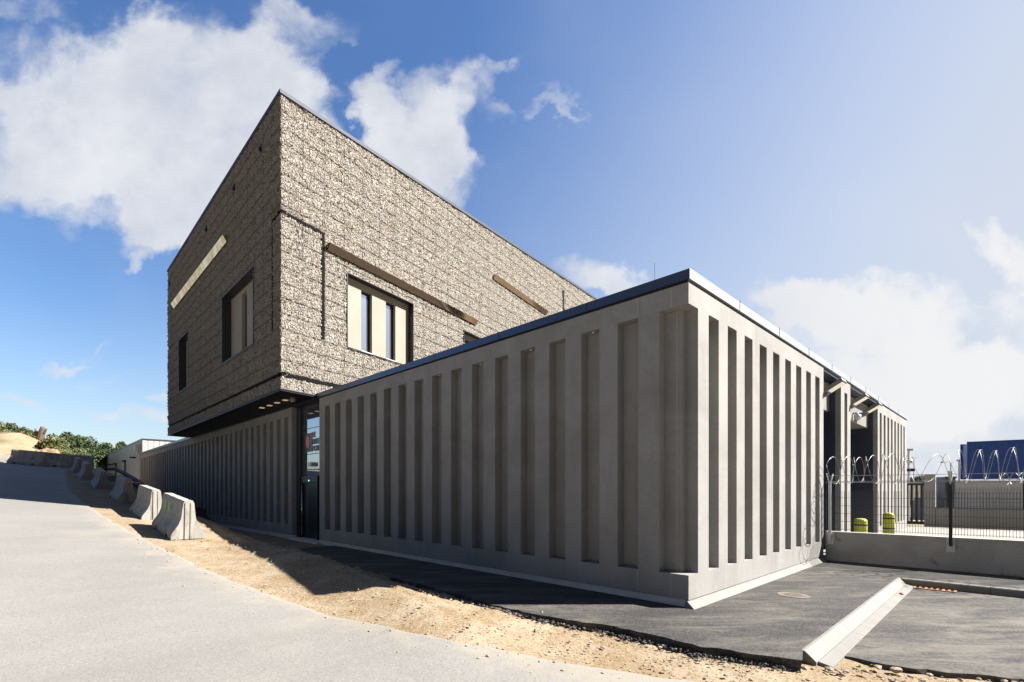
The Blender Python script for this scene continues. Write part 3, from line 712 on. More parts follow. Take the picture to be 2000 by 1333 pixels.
gface('gabion_wall', GL, NL, GLn, lambda t: ZT_, holesL, gl_, 'shaded left-hand wall of stacked stones in wire baskets')
# core behind the stones, roof edge, soffit
Gb = GA+GL*GLn; Gc = GA+GR*GRn; Gd = Gb+GR*GRn
def inset(k):
    # inner parallelogram, k behind both outer faces
    a = isect(GA-NL*k, GL, GA-NR*k, GR); b = isect(GA-NL*k, GL, Gb, GR); c = isect(GA-NR*k, GR, Gc, GL); d = Gd
    return a, b, d, c
def slopedprism(bm, pts, zlo, zhi):
    a = [bm.verts.new((p.x, p.y, zlo(p))) for p in pts]; b = [bm.verts.new((p.x, p.y, zhi(p))) for p in pts]
    bm.faces.new(a); bm.faces.new(b[::-1])
    for i in range(len(pts)): bm.faces.new((a[i], a[(i+1)%len(pts)], b[(i+1)%len(pts)], b[i]))
def tR(p):   # distance along GR measured from the left face
    q = p-GA; den = GR.x*GL.y-GR.y*GL.x; return (q.x*GL.y-q.y*GL.x)/den
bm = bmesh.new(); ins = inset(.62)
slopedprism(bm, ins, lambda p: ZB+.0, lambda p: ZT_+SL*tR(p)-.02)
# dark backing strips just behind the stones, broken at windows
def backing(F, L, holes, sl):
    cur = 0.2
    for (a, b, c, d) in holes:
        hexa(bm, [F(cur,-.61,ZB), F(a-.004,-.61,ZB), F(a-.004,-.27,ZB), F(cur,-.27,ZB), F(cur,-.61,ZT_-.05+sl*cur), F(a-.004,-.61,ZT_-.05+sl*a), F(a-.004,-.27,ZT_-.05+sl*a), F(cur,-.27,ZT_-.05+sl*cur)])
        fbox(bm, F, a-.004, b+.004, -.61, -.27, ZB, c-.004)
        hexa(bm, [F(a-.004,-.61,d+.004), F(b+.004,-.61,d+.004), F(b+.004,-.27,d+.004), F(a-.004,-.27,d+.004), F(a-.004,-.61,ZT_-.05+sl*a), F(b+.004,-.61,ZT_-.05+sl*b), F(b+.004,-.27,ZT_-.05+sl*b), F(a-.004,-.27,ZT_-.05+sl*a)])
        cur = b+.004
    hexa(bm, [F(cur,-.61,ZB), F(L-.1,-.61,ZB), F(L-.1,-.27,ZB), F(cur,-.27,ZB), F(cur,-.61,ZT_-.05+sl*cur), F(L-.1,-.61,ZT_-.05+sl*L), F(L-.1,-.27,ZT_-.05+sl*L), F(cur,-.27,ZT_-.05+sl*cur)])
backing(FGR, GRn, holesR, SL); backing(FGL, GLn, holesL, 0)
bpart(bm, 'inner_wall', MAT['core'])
bm = bmesh.new()
o0 = isect(GA+NL*.06, GL, GA+NR*.06, GR); ob = isect(GA+NL*.06, GL, Gb-GR*.06, GR); oc = isect(GA+NR*.06, GR, Gc, GL)
slopedprism(bm, [o0, ob, Gd, oc], lambda p: ZT_+SL*tR(p)+.0, lambda p: ZT_+SL*tR(p)+.13)
bpart(bm, 'roof_edge', MAT['edge'])
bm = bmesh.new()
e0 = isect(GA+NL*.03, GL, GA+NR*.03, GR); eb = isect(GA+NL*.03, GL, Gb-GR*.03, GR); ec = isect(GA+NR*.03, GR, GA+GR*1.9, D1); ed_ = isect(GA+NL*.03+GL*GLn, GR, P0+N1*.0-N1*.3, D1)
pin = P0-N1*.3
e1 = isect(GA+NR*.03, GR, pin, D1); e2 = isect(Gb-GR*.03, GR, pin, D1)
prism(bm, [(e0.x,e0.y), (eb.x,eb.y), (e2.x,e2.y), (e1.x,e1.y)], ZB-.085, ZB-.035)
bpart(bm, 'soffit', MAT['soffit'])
bm = bmesh.new()
prism(bm, [tuple((isect(GA+NL*.05, GL, GA+NR*.05, GR))[:2]), tuple((isect(GA+NL*.05, GL, Gb, GR))[:2]), tuple((isect(GA-NL*.08, GL, Gb, GR))[:2]), tuple((isect(GA-NL*.08, GL, GA-NR*.08, GR))[:2])], ZB-.034, ZB-.004)
prism(bm, [tuple((isect(GA+NL*.05, GL, GA+NR*.05, GR))[:2]), tuple((isect(GA-NL*.08, GL, GA-NR*.08, GR))[:2]), tuple(isect(GA-NR*.08, GR, pin, D1)[:2]), tuple(isect(GA+NR*.05, GR, pin, D1)[:2])], ZB-.034, ZB-.004)
bpart(bm, 'soffit_trim', MAT['edge'])
# soffit panel joints + downlights
for (a, b2) in ((-9.83,19.0),(-9.28,18.5),(-8.71,17.92),(-8.16,17.4)):
    f = frame((a, b2, 0), D1, N1); bm = bmesh.new(); fbox(bm, f, -.10, .10, -.08, .08, ZB-.10, ZB-.086); bpart(bm, 'downlight', MAT['soffitlamp'])
bm = bmesh.new(); lathe(bm, [(.04,4.93),(.08,4.95),(.10,4.99),(.10,5.084)], 16, (-7.70, 17.0)); bpart(bm, 'sensor_dome', MAT['panel'], True)
# windows
def window(F, a, b, z0, z1, depth, slits, glass_side):
    bm = bmesh.new(); w = .03; pr = .035
    fbox(bm, F, a-.0, a+w, -.6, pr, z0, z1); fbox(bm, F, b-w, b, -.6, pr, z0, z1)
    fbox(bm, F, a+w, b-w, -.6, pr, z0, z0+w); fbox(bm, F, a+w, b-w, -.6, pr, z1-w, z1)
    bmesh.ops.translate(bm, verts=bm.verts, vec=-P0); fr = fin_bm(bm, 'window', MAT['reveal'], B)
    bm = bmesh.new(); cur = a+w+.001; e = b-w-.001; zb, zt = z0+w+.001, z1-w-.001
    for (p, q, sz0, sz1) in slits:
        fbox(bm, F, cur, p, -.5, -depth, zb, zt); fbox(bm, F, p, q, -.5, -depth, zb, sz0); fbox(bm, F, p, q, -.5, -depth, sz1, zt); cur = q
    fbox(bm, F, cur, e, -.5, -depth, zb, zt)
    bmesh.ops.translate(bm, verts=bm.verts, vec=-P0); fin_bm(bm, 'window_panel', MAT['panel'], fr)
    for (p, q, sz0, sz1) in slits:
        bm = bmesh.new(); fbox(bm, F, p+.001, q-.001, -.49, -depth-.17, sz0+.001, sz1-.001); bmesh.ops.translate(bm, verts=bm.verts, vec=-P0); fin_bm(bm, 'pane', MAT['winglass'], fr)
        bm = bmesh.new()
        fbox(bm, F, p+.001, p+.05, -.49, -depth-.13, sz0+.001, sz1-.001); fbox(bm, F, q-.05, q-.001, -.49, -depth-.13, sz0+.001, sz1-.001); fbox(bm, F, p+.05, q-.05, -.49, -depth-.13, sz1-.06, sz1-.001)
        bmesh.ops.translate(bm, verts=bm.verts, vec=-P0); fin_bm(bm, 'sash', MAT['black'], fr)
        bm = bmesh.new(); fbox(bm, F, p-.02, q+.02, -depth-.16, -depth+.04, sz0-.035, sz0-.002); bmesh.ops.translate(bm, verts=bm.verts, vec=-P0); fin_bm(bm, 'sill', MAT['galv'], fr)
window(FGR, 2.65, 6.24, 7.18, 10.0, .25, [(3.56, 4.12, 7.33, 9.72), (4.87, 5.42, 7.33, 9.72)], 1)
window(FGR, 9.88, 13.6, 7.18, 9.9, .25, [(10.3, 10.86, 7.33, 9.6), (11.8, 12.36, 7.33, 9.6)], 1)
window(FGL, 2.70, 6.75, 7.20, 10.05, .32, [(4.63, 5.25, 7.3, 9.83)], 1)
window(FGL, 12.97, 15.2, 7.20, 10.1, .32, [], 1)
# mirror bars; brown of the reflected ground put into the right-hand steel
MAT['mirror_ground_tint'] = mat('mirror_steel_ground_tint', (.42,.34,.27), .06, 1.0)[0]
def bar(F, a, b, z, hgt=.27, out=.15, m='mirror_ground_tint'):
    bm = bmesh.new()
    hexa(bm, [F(a,-.05,z-.02), F(b,-.05,z-.02), F(b,.08,z), F(a,.08,z), F(a,-.05,z+hgt), F(b,-.05,z+hgt), F(b,.08+out,z+hgt), F(a,.08+out,z+hgt)])
    bpart(bm, 'mirror_bar', MAT[m])
bar(FGR, 1.75, 10.9, 10.42, .23, .13); bar(FGR, 12.57, 18.9, 13.45, .23, .13); bar(FGL, 5.9, 16.2, 12.08, .25, .14, 'mirror')
for tt in (1.85, 5.0, 9.3, 17.6):
    bm = bmesh.new(); fbox(bm, FGL, tt-.045, tt+.045, 0, .10, 13.82, 13.95); fbox(bm, FGL, tt-.02, tt+.02, 0, .05, 13.95, 14.1); bpart(bm, 'facade_camera', MAT['black'], bevel=.01)

# ---------------------------------------------------------------- low wall with mesh fence and razor wire
FW = frame(WL0, wd, N1)
wobj = thing('low_wall', 'low grey concrete wall at the foot of the sunlit facade, carrying the wire fence', 'wall', tuple(WL0))
bm = bmesh.new(); fbox(bm, FW, .03, 9, -.2, 0, -.25, .757); bmesh.ops.translate(bm, verts=bm.verts, vec=-WL0); fin_bm(bm, 'wall_panel', MAT['lowwall'], wobj, bevel=.008)
fence = thing('mesh_fence', 'dark wire mesh fence topped with razor wire on the low grey wall beside the facade', 'fence', tuple(WL0))
def ft(pxx):
    r = (pxx-1000)/944; return (r*WL0.y-WL0.x)/(wd.x-r*wd.y)
def mesh_panel(F, a, b, z0, z1, o, org, par, w=.0035, vs=.05, name='mesh_panel', m=None):
    bm = bmesh.new(); t = a
    while t < b: fbox(bm, F, t-w, t+w, o-w, o+w, z0, z1); t += vs
    z = z0+.03
    while z < z1+.01: fbox(bm, F, a, b, o+w, o+3*w, z-w, z+w); fbox(bm, F, a, b, o-3*w, o-w, z-w, z+w); z += .2
    bmesh.ops.translate(bm, verts=bm.verts, vec=-org); return fin_bm(bm, name, m or MAT['wire'], par)
tp1, tp2 = ft(1622), ft(1857)
tp3 = tp2+(tp2-tp1)
mesh_panel(FW, .05, tp2-.03, .80, 1.80, .035, WL0, fence); mesh_panel(FW, tp2+.03, tp3, .80, 1.80, .035, WL0, fence)
def post(F, t, org, par, m, z0=.56, arms=True, armm=None):
    bm = bmesh.new(); fbox(bm, F, t-.03, t+.03, .045, .085, z0, 2.02)
    bmesh.ops.translate(bm, verts=bm.verts, vec=-org); p = fin_bm(bm, 'fence_post', m, par)
    bm = bmesh.new(); fbox(bm, F, t-.075, t+.075, .001, .012, .42, .745)
    for dz in (.5, .66): c_ = F(t, .012, dz); tube(bm, [c_, F(t, .03, dz)], .016, 6)
    bmesh.ops.translate(bm, verts=bm.verts, vec=-org); fin_bm(bm, 'bracket', MAT['galv'], par)
    bm = bmesh.new(); tube(bm, [F(t,.065,1.95), F(t-.02,.30,2.25)], .018, 6); tube(bm, [F(t,.065,1.95), F(t+.02,-.17,2.25)], .018, 6)
    bmesh.ops.translate(bm, verts=bm.verts, vec=-org); fin_bm(bm, 'wire_arm', MAT['galv'], par)
post(FW, tp1, WL0, fence, MAT['galv']); post(FW, tp2, WL0, fence, MAT['black'])
WR = mat('razor_wire_steel', (.30,.305,.31), .5, .3)[0]
def coil(F, a, b, zc, r, pitch, o, ph, org, par, rad=.0052, step=44, name='razor_wire'):
    bm = bmesh.new(); 
    for sgn in (1, -1):
        n = int((b-a)/pitch*step); pts = []
        for i in range(n+1):
            th = 2*PI*i/step*sgn + ph; k = 1 + .10*math.sin(i*.043+ph)+.05*math.sin(i*.013)
            tt = a + (b-a)*i/n + .025*math.sin(2*PI*i/step+ph)+.05*math.sin(i*.037)
            pts.append(F(tt, o+r*k*math.cos(th), zc+r*k*math.sin(th)*.98))
        tube(bm, pts, rad, 5)
        for i in range(0, n, 3):     # barbs
            p = pts[i]; d = Vector((random.uniform(-1,1), random.uniform(-1,1), random.uniform(-1,1))).normalized()*.020
            q = d.cross(Vector((.3,.5,.8))).normalized()*.008
            bm.faces.new([bm.verts.new(p-d), bm.verts.new(p+q), bm.verts.new(p+d), bm.verts.new(p-q)])
    bmesh.ops.translate(bm, verts=bm.verts, vec=-org); me = fin_bm(bm, name, WR, par); return me
coil(FW, .12, ft(1765), 2.34, .33, .30, .06, .4, WL0, fence); coil(FW, ft(1765), tp2+.1, 2.34, .33, .62, .06, 2.4, WL0, fence, rad=.004); coil(FW, tp2+.1, tp3+.6, 2.36, .34, .30, .06, 1.1, WL0, fence)
bm = bmesh.new()
for z, oo in ((2.02,.30),(2.2,-.12),(2.05,.06)):
    tube(bm, [FW(.1,oo,z), FW(tp2,oo,z-.01), FW(tp3+1,oo,z)], .006, 5)
bmesh.ops.translate(bm, verts=bm.verts, vec=-WL0); fin_bm(bm, 'strand_wire', MAT['galv'], fence)

# bollards
def bollard(X_, Y_, h, lab):
    t = thing('bollard', lab, 'bollard', (X_, Y_, .12), 0, 'yellow bollards in the yard')
    r = .155
    bm = bmesh.new(); lathe(bm, [(r,0),(r,h-.10),(r*.96,h-.05),(r*.8,h-.015),(r*.4,h),(.02,h+.004)], 28); fin_bm(bm, 'bollard_cover', MAT['yellow'], t, True)
    for z in (h-.2, h-.52):
        bm = bmesh.new(); lathe(bm, [(r+.001,z),(r+.005,z+.002),(r+.005,z+.043),(r+.001,z+.045)], 28); fin_bm(bm, 'band', MAT['bandblack'], t)
bollard(9.52, 13.2, .94, 'yellow bollard with black bands in front of the narrow ribbed pier')
bollard(12.08, 15.5, .99, 'yellow bollard with black bands in front of the far ribbed wall')

# kerbs
kb = thing('kerb', 'pale concrete kerb with gutter running from the dirt up to the drain grate', 'kerb', tuple(KA))
KF = frame(KA, KD, KN)
def kerbrun(F, a, b, prof, org, par, name):
    bm = bmesh.new(); n = len(prof)
    A = [bm.verts.new(F(a, o, z)-org) for o, z in prof]; Bv = [bm.verts.new(F(b, o, z)-org) for o, z in prof]
    bm.faces.new(A); bm.faces.new(Bv[::-1])
    for i in range(n): bm.faces.new((A[i], A[(i+1)%n], Bv[(i+1)%n], Bv[i]))
    return fin_bm(bm, name, MAT['kerb'], par, bevel=.004)
L1 = (KB-KA).length
for i in range(4):
    kerbrun(KF, i*L1/4+.001, (i+1)*L1/4-.001, [(-.02,.006),(.02,.006),(.135,-.095),(.12,-.24),(-.02,-.24)], KA, kb, 'kerb_stone')
    kerbrun(KF, i*L1/4+.001+.06, (i+1)*L1/4-.001+(.06 if i < 3 else -.02), [(.137,-.098),(.275,-.124),(.275,-.22),(.137,-.22)], KA, kb, 'gutter_stone')
kb2 = thing('kerb', 'pale concrete kerb parallel to the low wall, its shaded face above the parking asphalt', 'kerb', tuple(KB))
KF2 = frame(KB, wd, N1)
for i in range(5): kerbrun(KF2, .06+i*1.3, .06+(i+1)*1.3-.006, [(-.06,-.24),(-.06,.006),(.055,.006),(.075,-.012),(.08,-.24)], KB, kb2, 'kerb_stone')
# drain grate
bm = bmesh.new(); GO = KB+wd*.26+N1*.085
GF = frame(GO, wd, N1)
fbox(bm, GF, 0, .62, 0, .03, -.17, -.112); fbox(bm, GF, 0, .62, .24, .27, -.17, -.112)
for i in range(8): fbox(bm, GF, i*.0857, i*.0857+.04, .03, .24, -.17, -.114)
fbox(bm, GF, 0, .62, .0, .27, -.2, -.171)
bmesh.ops.translate(bm, verts=bm.verts, vec=-GO); g = fin_bm(bm, 'drain_grate', MAT['rust']); g.location = GO; tag(g, 'orange rusty drain grate set in the gutter by the kerb corner', 'grate')
# manhole
bm = bmesh.new(); lathe(bm, [(.25,-.02),(.25,.008),(.235,.009),(.232,.004),(.0001,.004)], 30)
for i in range(-3, 4):
    for j in range(-3, 4):
        if i*i+j*j < 9: fbox(bm, lambda t, o, z: Vector((t, o, z)), i*.06-.02, i*.06+.02, j*.06-.02, j*.06+.02, .003, .008)
g = fin_bm(bm, 'manhole_cover', MAT['iron']); g.location = (4.88, 8.37, 0); tag(g, 'round dusty manhole cover in the dark asphalt by the sunlit wall', 'manhole cover')
# crushed red and white litter in the gutter
gp = KF(L1*.80, .19, -.126)
bm = bmesh.new(); lathe(bm, [(.02,0),(.022,.05),(.018,.055),(.01,.07),(.01,.075)], 10)
bmesh.ops.rotate(bm, verts=bm.verts, matrix=Matrix.Rotation(PI/2, 3, 'X')); g = fin_bm(bm, 'crushed_bottle', mat('litter_red', (.5,.05,.04), .4)[0], None, True); g.location = gp+Vector((0,0,.022)); tag(g, 'small red piece of litter lying in the gutter', 'litter')

# ---------------------------------------------------------------- jersey barriers
def barrier_parts(L=2.4):
    h = .90
    prof = [(-.34,0),(-.34,.10),(-.31,.17),(-.20,.34),(-.145,.50),(-.11,.84),(-.085,.90),(.085,.90),(.11,.84),(.145,.50),(.20,.34),(.31,.17),(.34,.10),(.34,0)]
    N = 34; xs_ = np.linspace(-L/2, L/2, N); bm = bmesh.new(); rings = []
    for i, x in enumerate(xs_):
        foot = abs(abs(x)-L*.27) < .10
        ring = []
        for (y, z) in prof:
            zz = z
            if foot and z < .05: zz = .11
            if foot and abs(z-.10) < .01: zz = .135
            j = .006*math.sin(x*9+z*13)+random.uniform(-.004,.004)
            if i in (0, N-1): j = 0
            ring.append(bm.verts.new((x, y+(j if y > 0 else -j), zz)))
        rings.append(ring)
    n = len(prof)
    for i in range(N-1):
        for k in range(n): bm.faces.new((rings[i][k], rings[i][(k+1)%n], rings[i+1][(k+1)%n], rings[i+1][k]))
    # end faces with a vertical key groove
    for e, sg in ((0, 1), (N-1, -1)):
        R = rings[e]; x = xs_[e]
        f = bm.faces.new(R if e == 0 else R[::-1])
    bmesh.ops.recalc_face_normals(bm, faces=bm.faces)
    me = bpy.data.meshes.new('barrier_body'); bm.to_mesh(me); bm.free()
    return me
def groove_mesh(sg, L=2.4):
    bm = bmesh.new()
    for sg in (sg,):
        pf = [(-.075,.02),(-.035,.02),(-.03,.004),(.03,.004),(.035,.02),(.075,.02),(.08,.0),(-.08,.0)]
        A = [bm.verts.new((sg*(L/2+.001+x), y, .002)) for y, x in pf]; Bv = [bm.verts.new((sg*(L/2+.001+x), y, .86)) for y, x in pf]
        bm.faces.new(A); bm.faces.new(Bv[::-1])
        for i in range(8): bm.faces.new((A[i], A[(i+1)%8], Bv[(i+1)%8], Bv[i]))
    bmesh.ops.recalc_face_normals(bm, faces=bm.faces); me = bpy.data.meshes.new('key_joint'); bm.to_mesh(me); bm.free(); return me
bme = barrier_parts(); bme.materials.append(MAT['barrier']); gmes = [groove_mesh(1), groove_mesh(-1)]
for g_ in gmes: g_.materials.append(MAT['barrier'])
ANG = math.atan2(D1.y, D1.x)
def barrier(X_, Y_, ang, lab, z=None, end=True, tilt=None):
    """X_,Y_ = the end nearest the camera"""
    d = Vector((math.cos(ang), math.sin(ang), 0))
    c_ = Vector((X_, Y_, 0)) + d*1.2
    za = float(H(np.array(X_), np.array(Y_))); zb = float(H(np.array(X_+d.x*2.4), np.array(Y_+d.y*2.4)))
    if z is not None: zb = z+(zb-za); za = z
    t = thing('road_barrier', lab, 'concrete barrier', (c_.x, c_.y, (za+zb)/2-.02), 0, 'concrete barriers along the dirt verge')
    t.rotation_euler = (0, -math.atan2(zb-za, 2.4), ang)
    o = link('barrier_body', bme, None, t); [link('key_joint', g_, None, t) for g_ in gmes]
    return t
bp = [(10.15,4.5),(14.15,4.5),(19.6,4.5),(26.6,4.6),(30.9,4.85),(35.1,4.95),(38.6,5.1)]
labs = ['concrete road barrier with green spray paint, nearest the building entrance',
 'concrete road barrier with small red stencil mark, second from the entrance',
 'concrete road barrier third from the entrance, red and white tape tied on its end',
 'concrete road barrier fourth from the entrance, standing in the shadow with tape round its top',
 'concrete road barrier in shadow, fifth from the entrance', 'concrete road barrier in shadow, sixth from the entrance, mostly hidden',
 'concrete road barrier in shadow, farthest of the row that lines the dirt verge']
bars = []
zb_ = [.69,.96,1.38,1.86,2.38,2.84,3.19]
for (t, u), lb, z in zip(bp, labs, zb_):
    p = FL(t, u, 0); bars.append(barrier(p.x, p.y, ANG, lb, z))
p = px(24, 903, 31.); barrier(p.x, p.y, math.radians(-6), 'concrete road barrier lying across the road, the left one, with sand heaped behind', 3.62)
p = px(90, 908, 31.5); barrier(p.x, p.y, math.radians(22), 'concrete road barrier lying across the road, the right one next to the row', 3.45)
# paint marks on barriers
def mark(bar_, strokes, m, name, w=.02):
    bm = bmesh.new()
    for st in strokes:
        pts = [Vector((x, -.0, z)) for x, z in st]
        for a, b in zip(pts[:-1], pts[1:]):
            def yo(z): # body surface on the road side (local +y faces the road)
                return np.interp(z, [.34,.5,.84],[.20,.145,.11])+.009
            d = (b-a).normalized(); q = Vector((-d.z, 0, d.x))*w
            vs = []
            for pnt in (a-q, b-q, b+q, a+q): vs.append(bm.verts.new((pnt.x, yo(pnt.z), pnt.z)))
            bm.faces.new(vs)
    return fin_bm(bm, name, m, bar_)
green = [[(.55,.72),(.62,.74),(.70,.70)],[(.62,.74),(.60,.58),(.66,.50),(.52,.47)],[(.50,.60),(.58,.64)],[(.70,.58),(.62,.50)],[(.22,.78),(.28,.50)],[(.22,.78),(.10,.50)],[(.25,.62),(.15,.60)],[(.27,.56),(.16,.54)]]
mark(bars[0], [[(x, z) for x, z in s] for s in green], MAT['green'], 'graffiti', .02)
red = [[(.05,.68),(.05,.58),(.0,.58)],[(-.03,.66),(-.08,.66),(-.08,.58),(-.03,.58)],[(-.03,.62),(-.07,.62)]]
for bi, off in ((0, 0.0), (1, .1), (2, 0)): mark(bars[bi], [[(x+off, z+.02) for x, z in s] for s in red], MAT['redp'], 'stencil_mark', .008)
# tape between barriers
for bi in (2, 3):
    bm = bmesh.new(); f = lambda t, o, z: Vector((t, o, z))
    for sx_ in (-1,):
        fbox(bm, f, -1.19, -1.16, -.125, .125, .80, .82); fbox(bm, f, -1.225, -1.195, -.125, .125, .79, .81)
    tube(bm, [Vector((-1.2,-.12,.80)), Vector((-1.25,-.2,.76)), Vector((-1.2,-.33,.77)), Vector((-1.22,-.4,.70))], .02, 5)
    fin_bm(bm, 'barrier_tape', noisy('red_white_tape', (.65,.12,.08), (.85,.8,.75), .5, 14, 14, 0, .001, .5), bars[bi])
# sand heap behind crossing barrier and loose stones
def heap(name, c, rx, ry, h, m, seed, kind='structure'):
    n = 60; P = np.zeros((n, n, 3)); g = np.linspace(-1.3, 1.3, n); A, Bq = np.meshgrid(g, g, indexing='ij')
    X = c[0]+A*rx; Y = c[1]+Bq*ry; Zq = H(X, Y)-.15 + h*np.exp(-(A**2+Bq**2)*2.2)*(1+.5*fbm(X*1.3+seed, Y*1.3, 4)) + .06*fbm(X*5, Y*5, 3)
    return link(name, grid_mesh(name, np.stack([X, Y, Zq], -1)), m, kind=kind)
heap('sand_heap', (-32.2, 33.4), 2.0, 1.1, 1.25, MAT['dirt'], 3)
heap('soil_berm', (-18.6, 28.0), 5.2, 2.6, 1.0, MAT['soil'], 8)

# dark sheet-covered ridge beside the long wall
bm = bmesh.new()
tube(bm, [px(x, y, Y_) for x, y, Y_ in ((212,917,31),(225,916,29.5),(240,924,27.5),(258,934,24.5),(272,943,22.8),(285,955,21.5),(300,972,20.3))], [.08,.10,.11,.11,.11,.10,.09], 10)
g = fin_bm(bm, 'drain_pipe', MAT['plasticblack'], None, True); tag(g, 'long black plastic pipe lying on the soil between the barriers and the rear wall', 'pipe')

# pebbles and clods on the dirt: nobody could count them
bm = bmesh.new(); rs = random.Random(5)
def rockv(bm, c, r, rs, flat=.6):
    res = bmesh.ops.create_icosphere(bm, subdivisions=1, radius=r)
    k = [rs.uniform(.6, 1.3) for _ in range(3)]; a = rs.uniform(0, PI)
    for v in res['verts']:
        p = v.co.copy(); p = Vector((p.x*k[0]*rs.uniform(.75,1.2), p.y*k[1]*rs.uniform(.75,1.2), p.z*flat*rs.uniform(.75,1.2)))
        v.co = Vector((p.x*math.cos(a)-p.y*math.sin(a), p.x*math.sin(a)+p.y*math.cos(a), p.z)) + c
for i in range(1500):
    s = rs.uniform(.2, 1)**1.5*16-2 if rs.random() < .8 else rs.uniform(-2, 30); e = float(np.interp(s, EDGE_S, EDGE_U)); u = rs.uniform(1.75, e+.1) if rs.random() < .85 else e+abs(rs.gauss(0,.35))
    if s < 1.5: u = rs.uniform(1.5, e+.3)
    X_, Y_ = xy(s, u); r = .008+.020*rs.random()**3
    rockv(bm, Vector((X_, Y_, float(H(np.array(X_), np.array(Y_)))+r*.25+.01)), r, rs)
for i in range(160):
    k = rs.random(); p = Vector((1.9+k*3.2, 5.75-k*.75, 0)); X_, Y_ = p.x+rs.gauss(0,.12), p.y-rs.random()*.25-.12
    r = .012+.03*rs.random()**3; rockv(bm, Vector((X_, Y_, -.13+r*.2)), r, rs)
o = fin_bm(bm, 'loose_pebbles', MAT['stonebit'], None); o['label'] = 'small stones and clods scattered over the sandy dirt'; o['category'] = 'pebbles'; o['kind'] = 'stuff'
# crumbs of asphalt broken off the pavement edge
bm = bmesh.new(); rs2 = random.Random(12); sl_ = SLAB
for i in range(900):
    j = rs2.randrange(len(sl_)-1); k = rs2.random(); s = sl_[j][0]+(sl_[j+1][0]-sl_[j][0])*k; u = sl_[j][1]+(sl_[j+1][1]-sl_[j][1])*k + abs(rs2.gauss(0, .10))
    if rs2.random() < .5: s = rs2.uniform(1.5, 6); u = float(np.interp(s, [q[0] for q in sl_[::-1]], [q[1] for q in sl_[::-1]])) + abs(rs2.gauss(0, .09))
    X_, Y_ = xy(s, u); r = .006+.018*rs2.random()**2; rockv(bm, Vector((X_, Y_, float(H(np.array(X_), np.array(Y_)))+r*.4+.005)), r, rs2, .8)
o = fin_bm(bm, 'asphalt_crumbs', MAT['asphalt'], None); o['label'] = 'dark asphalt crumbs along the broken pavement edge'; o['category'] = 'crumbs'; o['kind'] = 'stuff'
# small weeds by the kerb end
def weed(x_, y_, n, h, lab):
    Yd = 944*1.96/(y_-960); X_ = (x_-1000)/944*Yd; bm = bmesh.new(); r3 = random.Random(int(x_))
    for i in range(n):
        a = r3.uniform(0, 2*PI); l = h*r3.uniform(.6, 1.2); d = Vector((math.cos(a), math.sin(a), 0)); w = Vector((-d.y, d.x, 0))*h*.16; b0 = d*h*.1
        p = [b0, b0+d*l*.35+Vector((0,0,l*.45))-w, b0+d*l*.8+Vector((0,0,l*.5)), b0+d*l*.35+Vector((0,0,l*.45))+w]
        bm.faces.new([bm.verts.new(q) for q in p])
    g = fin_bm(bm, 'weed', MAT['weed']); g.location = (X_, Yd, float(H(np.array(X_), np.array(Yd)))-.01); tag(g, lab, 'weed')
MAT['weed'] = mat('weed_green', (.16,.28,.05), .6)[0]
weed(1590, 1301, 14, .05, 'small green weed at the left foot of the kerb end')
weed(1676, 1305, 16, .055, 'small bright green weed just right of the kerb end')
weed(1706, 1300, 10, .04, 'tiny green weed farthest right among the loose stones')
# larger single stones by the kerb end
for i, (x_, y_, r, lab) in enumerate(((1340,1268,.06,'flat brown stone on the dirt at the edge of the dark pavement'), (1058,1213,.06,'upright pointed pale stone on the sandy dirt by the pavement edge'), (1716,1303,.05,'brown stone lying just right of the kerb end'), (1750,1308,.07,'flat pale stone farther right of the kerb end'))):
    Yd = 944*1.93/(y_-960); bm = bmesh.new(); rockv(bm, Vector((0,0,0)), r, rs, .5 if i != 1 else 1.1)
    g = fin_bm(bm, 'stone', MAT['stonebit']); X_ = (x_-1000)/944*Yd; g.location = (X_, Yd, float(H(np.array(X_), np.array(Yd)))+.03); tag(g, lab, 'stone')

# ---------------------------------------------------------------- grey warehouse behind the long wall
WC = px(278, 857, 52.); zt = WC.z; WC.z = 0
FH = frame(WC, D1, N1); gz = 3.2
wh = thing('warehouse', 'long grey metal-clad warehouse behind the far end of the ribbed wall', 'building', (WC.x, WC.y, gz))
def wpart(bm, name, m, par=None):
    bmesh.ops.translate(bm, verts=bm.verts, vec=-Vector((WC.x, WC.y, gz))); return fin_bm(bm, name, m, par or wh)
def cladobj(name, D, N, O, L, z0, z1, m, par, th=.2):
    bm = bmesh.new(); f = lambda t, o, z: Vector((t, o, z)); fbox(bm, f, 0, L, -th, 0, 0, z1-z0); o = fin_bm(bm, name, m, par)
    R = Matrix((D, N, Vector((0,0,1)))).transposed().to_4x4(); R.translation = O+Vector((0,0,z0)) - par.location; o.matrix_local = R; return o
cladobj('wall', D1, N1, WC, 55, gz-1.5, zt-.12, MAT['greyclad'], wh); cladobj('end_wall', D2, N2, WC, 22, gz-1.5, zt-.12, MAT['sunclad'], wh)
bm = bmesh.new(); fbox(bm, FH, -.05, 55, -.3, .06, zt-.12, zt)
f = frame(WC, D2, N2); fbox(bm, f, .3, 22, -.3, .06, zt-.12, zt); wpart(bm, 'roof_trim', MAT['coping'])
bm = bmesh.new(); prism(bm, [tuple(FH(.1,-.25,0)[:2]), tuple(FH(54.9,-.25,0)[:2]), tuple((FH(54.9,-.25,0)+D2*21.5)[:2]), tuple((FH(.1,-.25,0)+D2*21.5)[:2])], zt-.5, zt-.15); wpart(bm, 'roof', MAT['greyclad'])
def hx(p_):
    r = (p_-1000)/944; return (r*WC.y-WC.x)/(D1.x-r*D1.y)
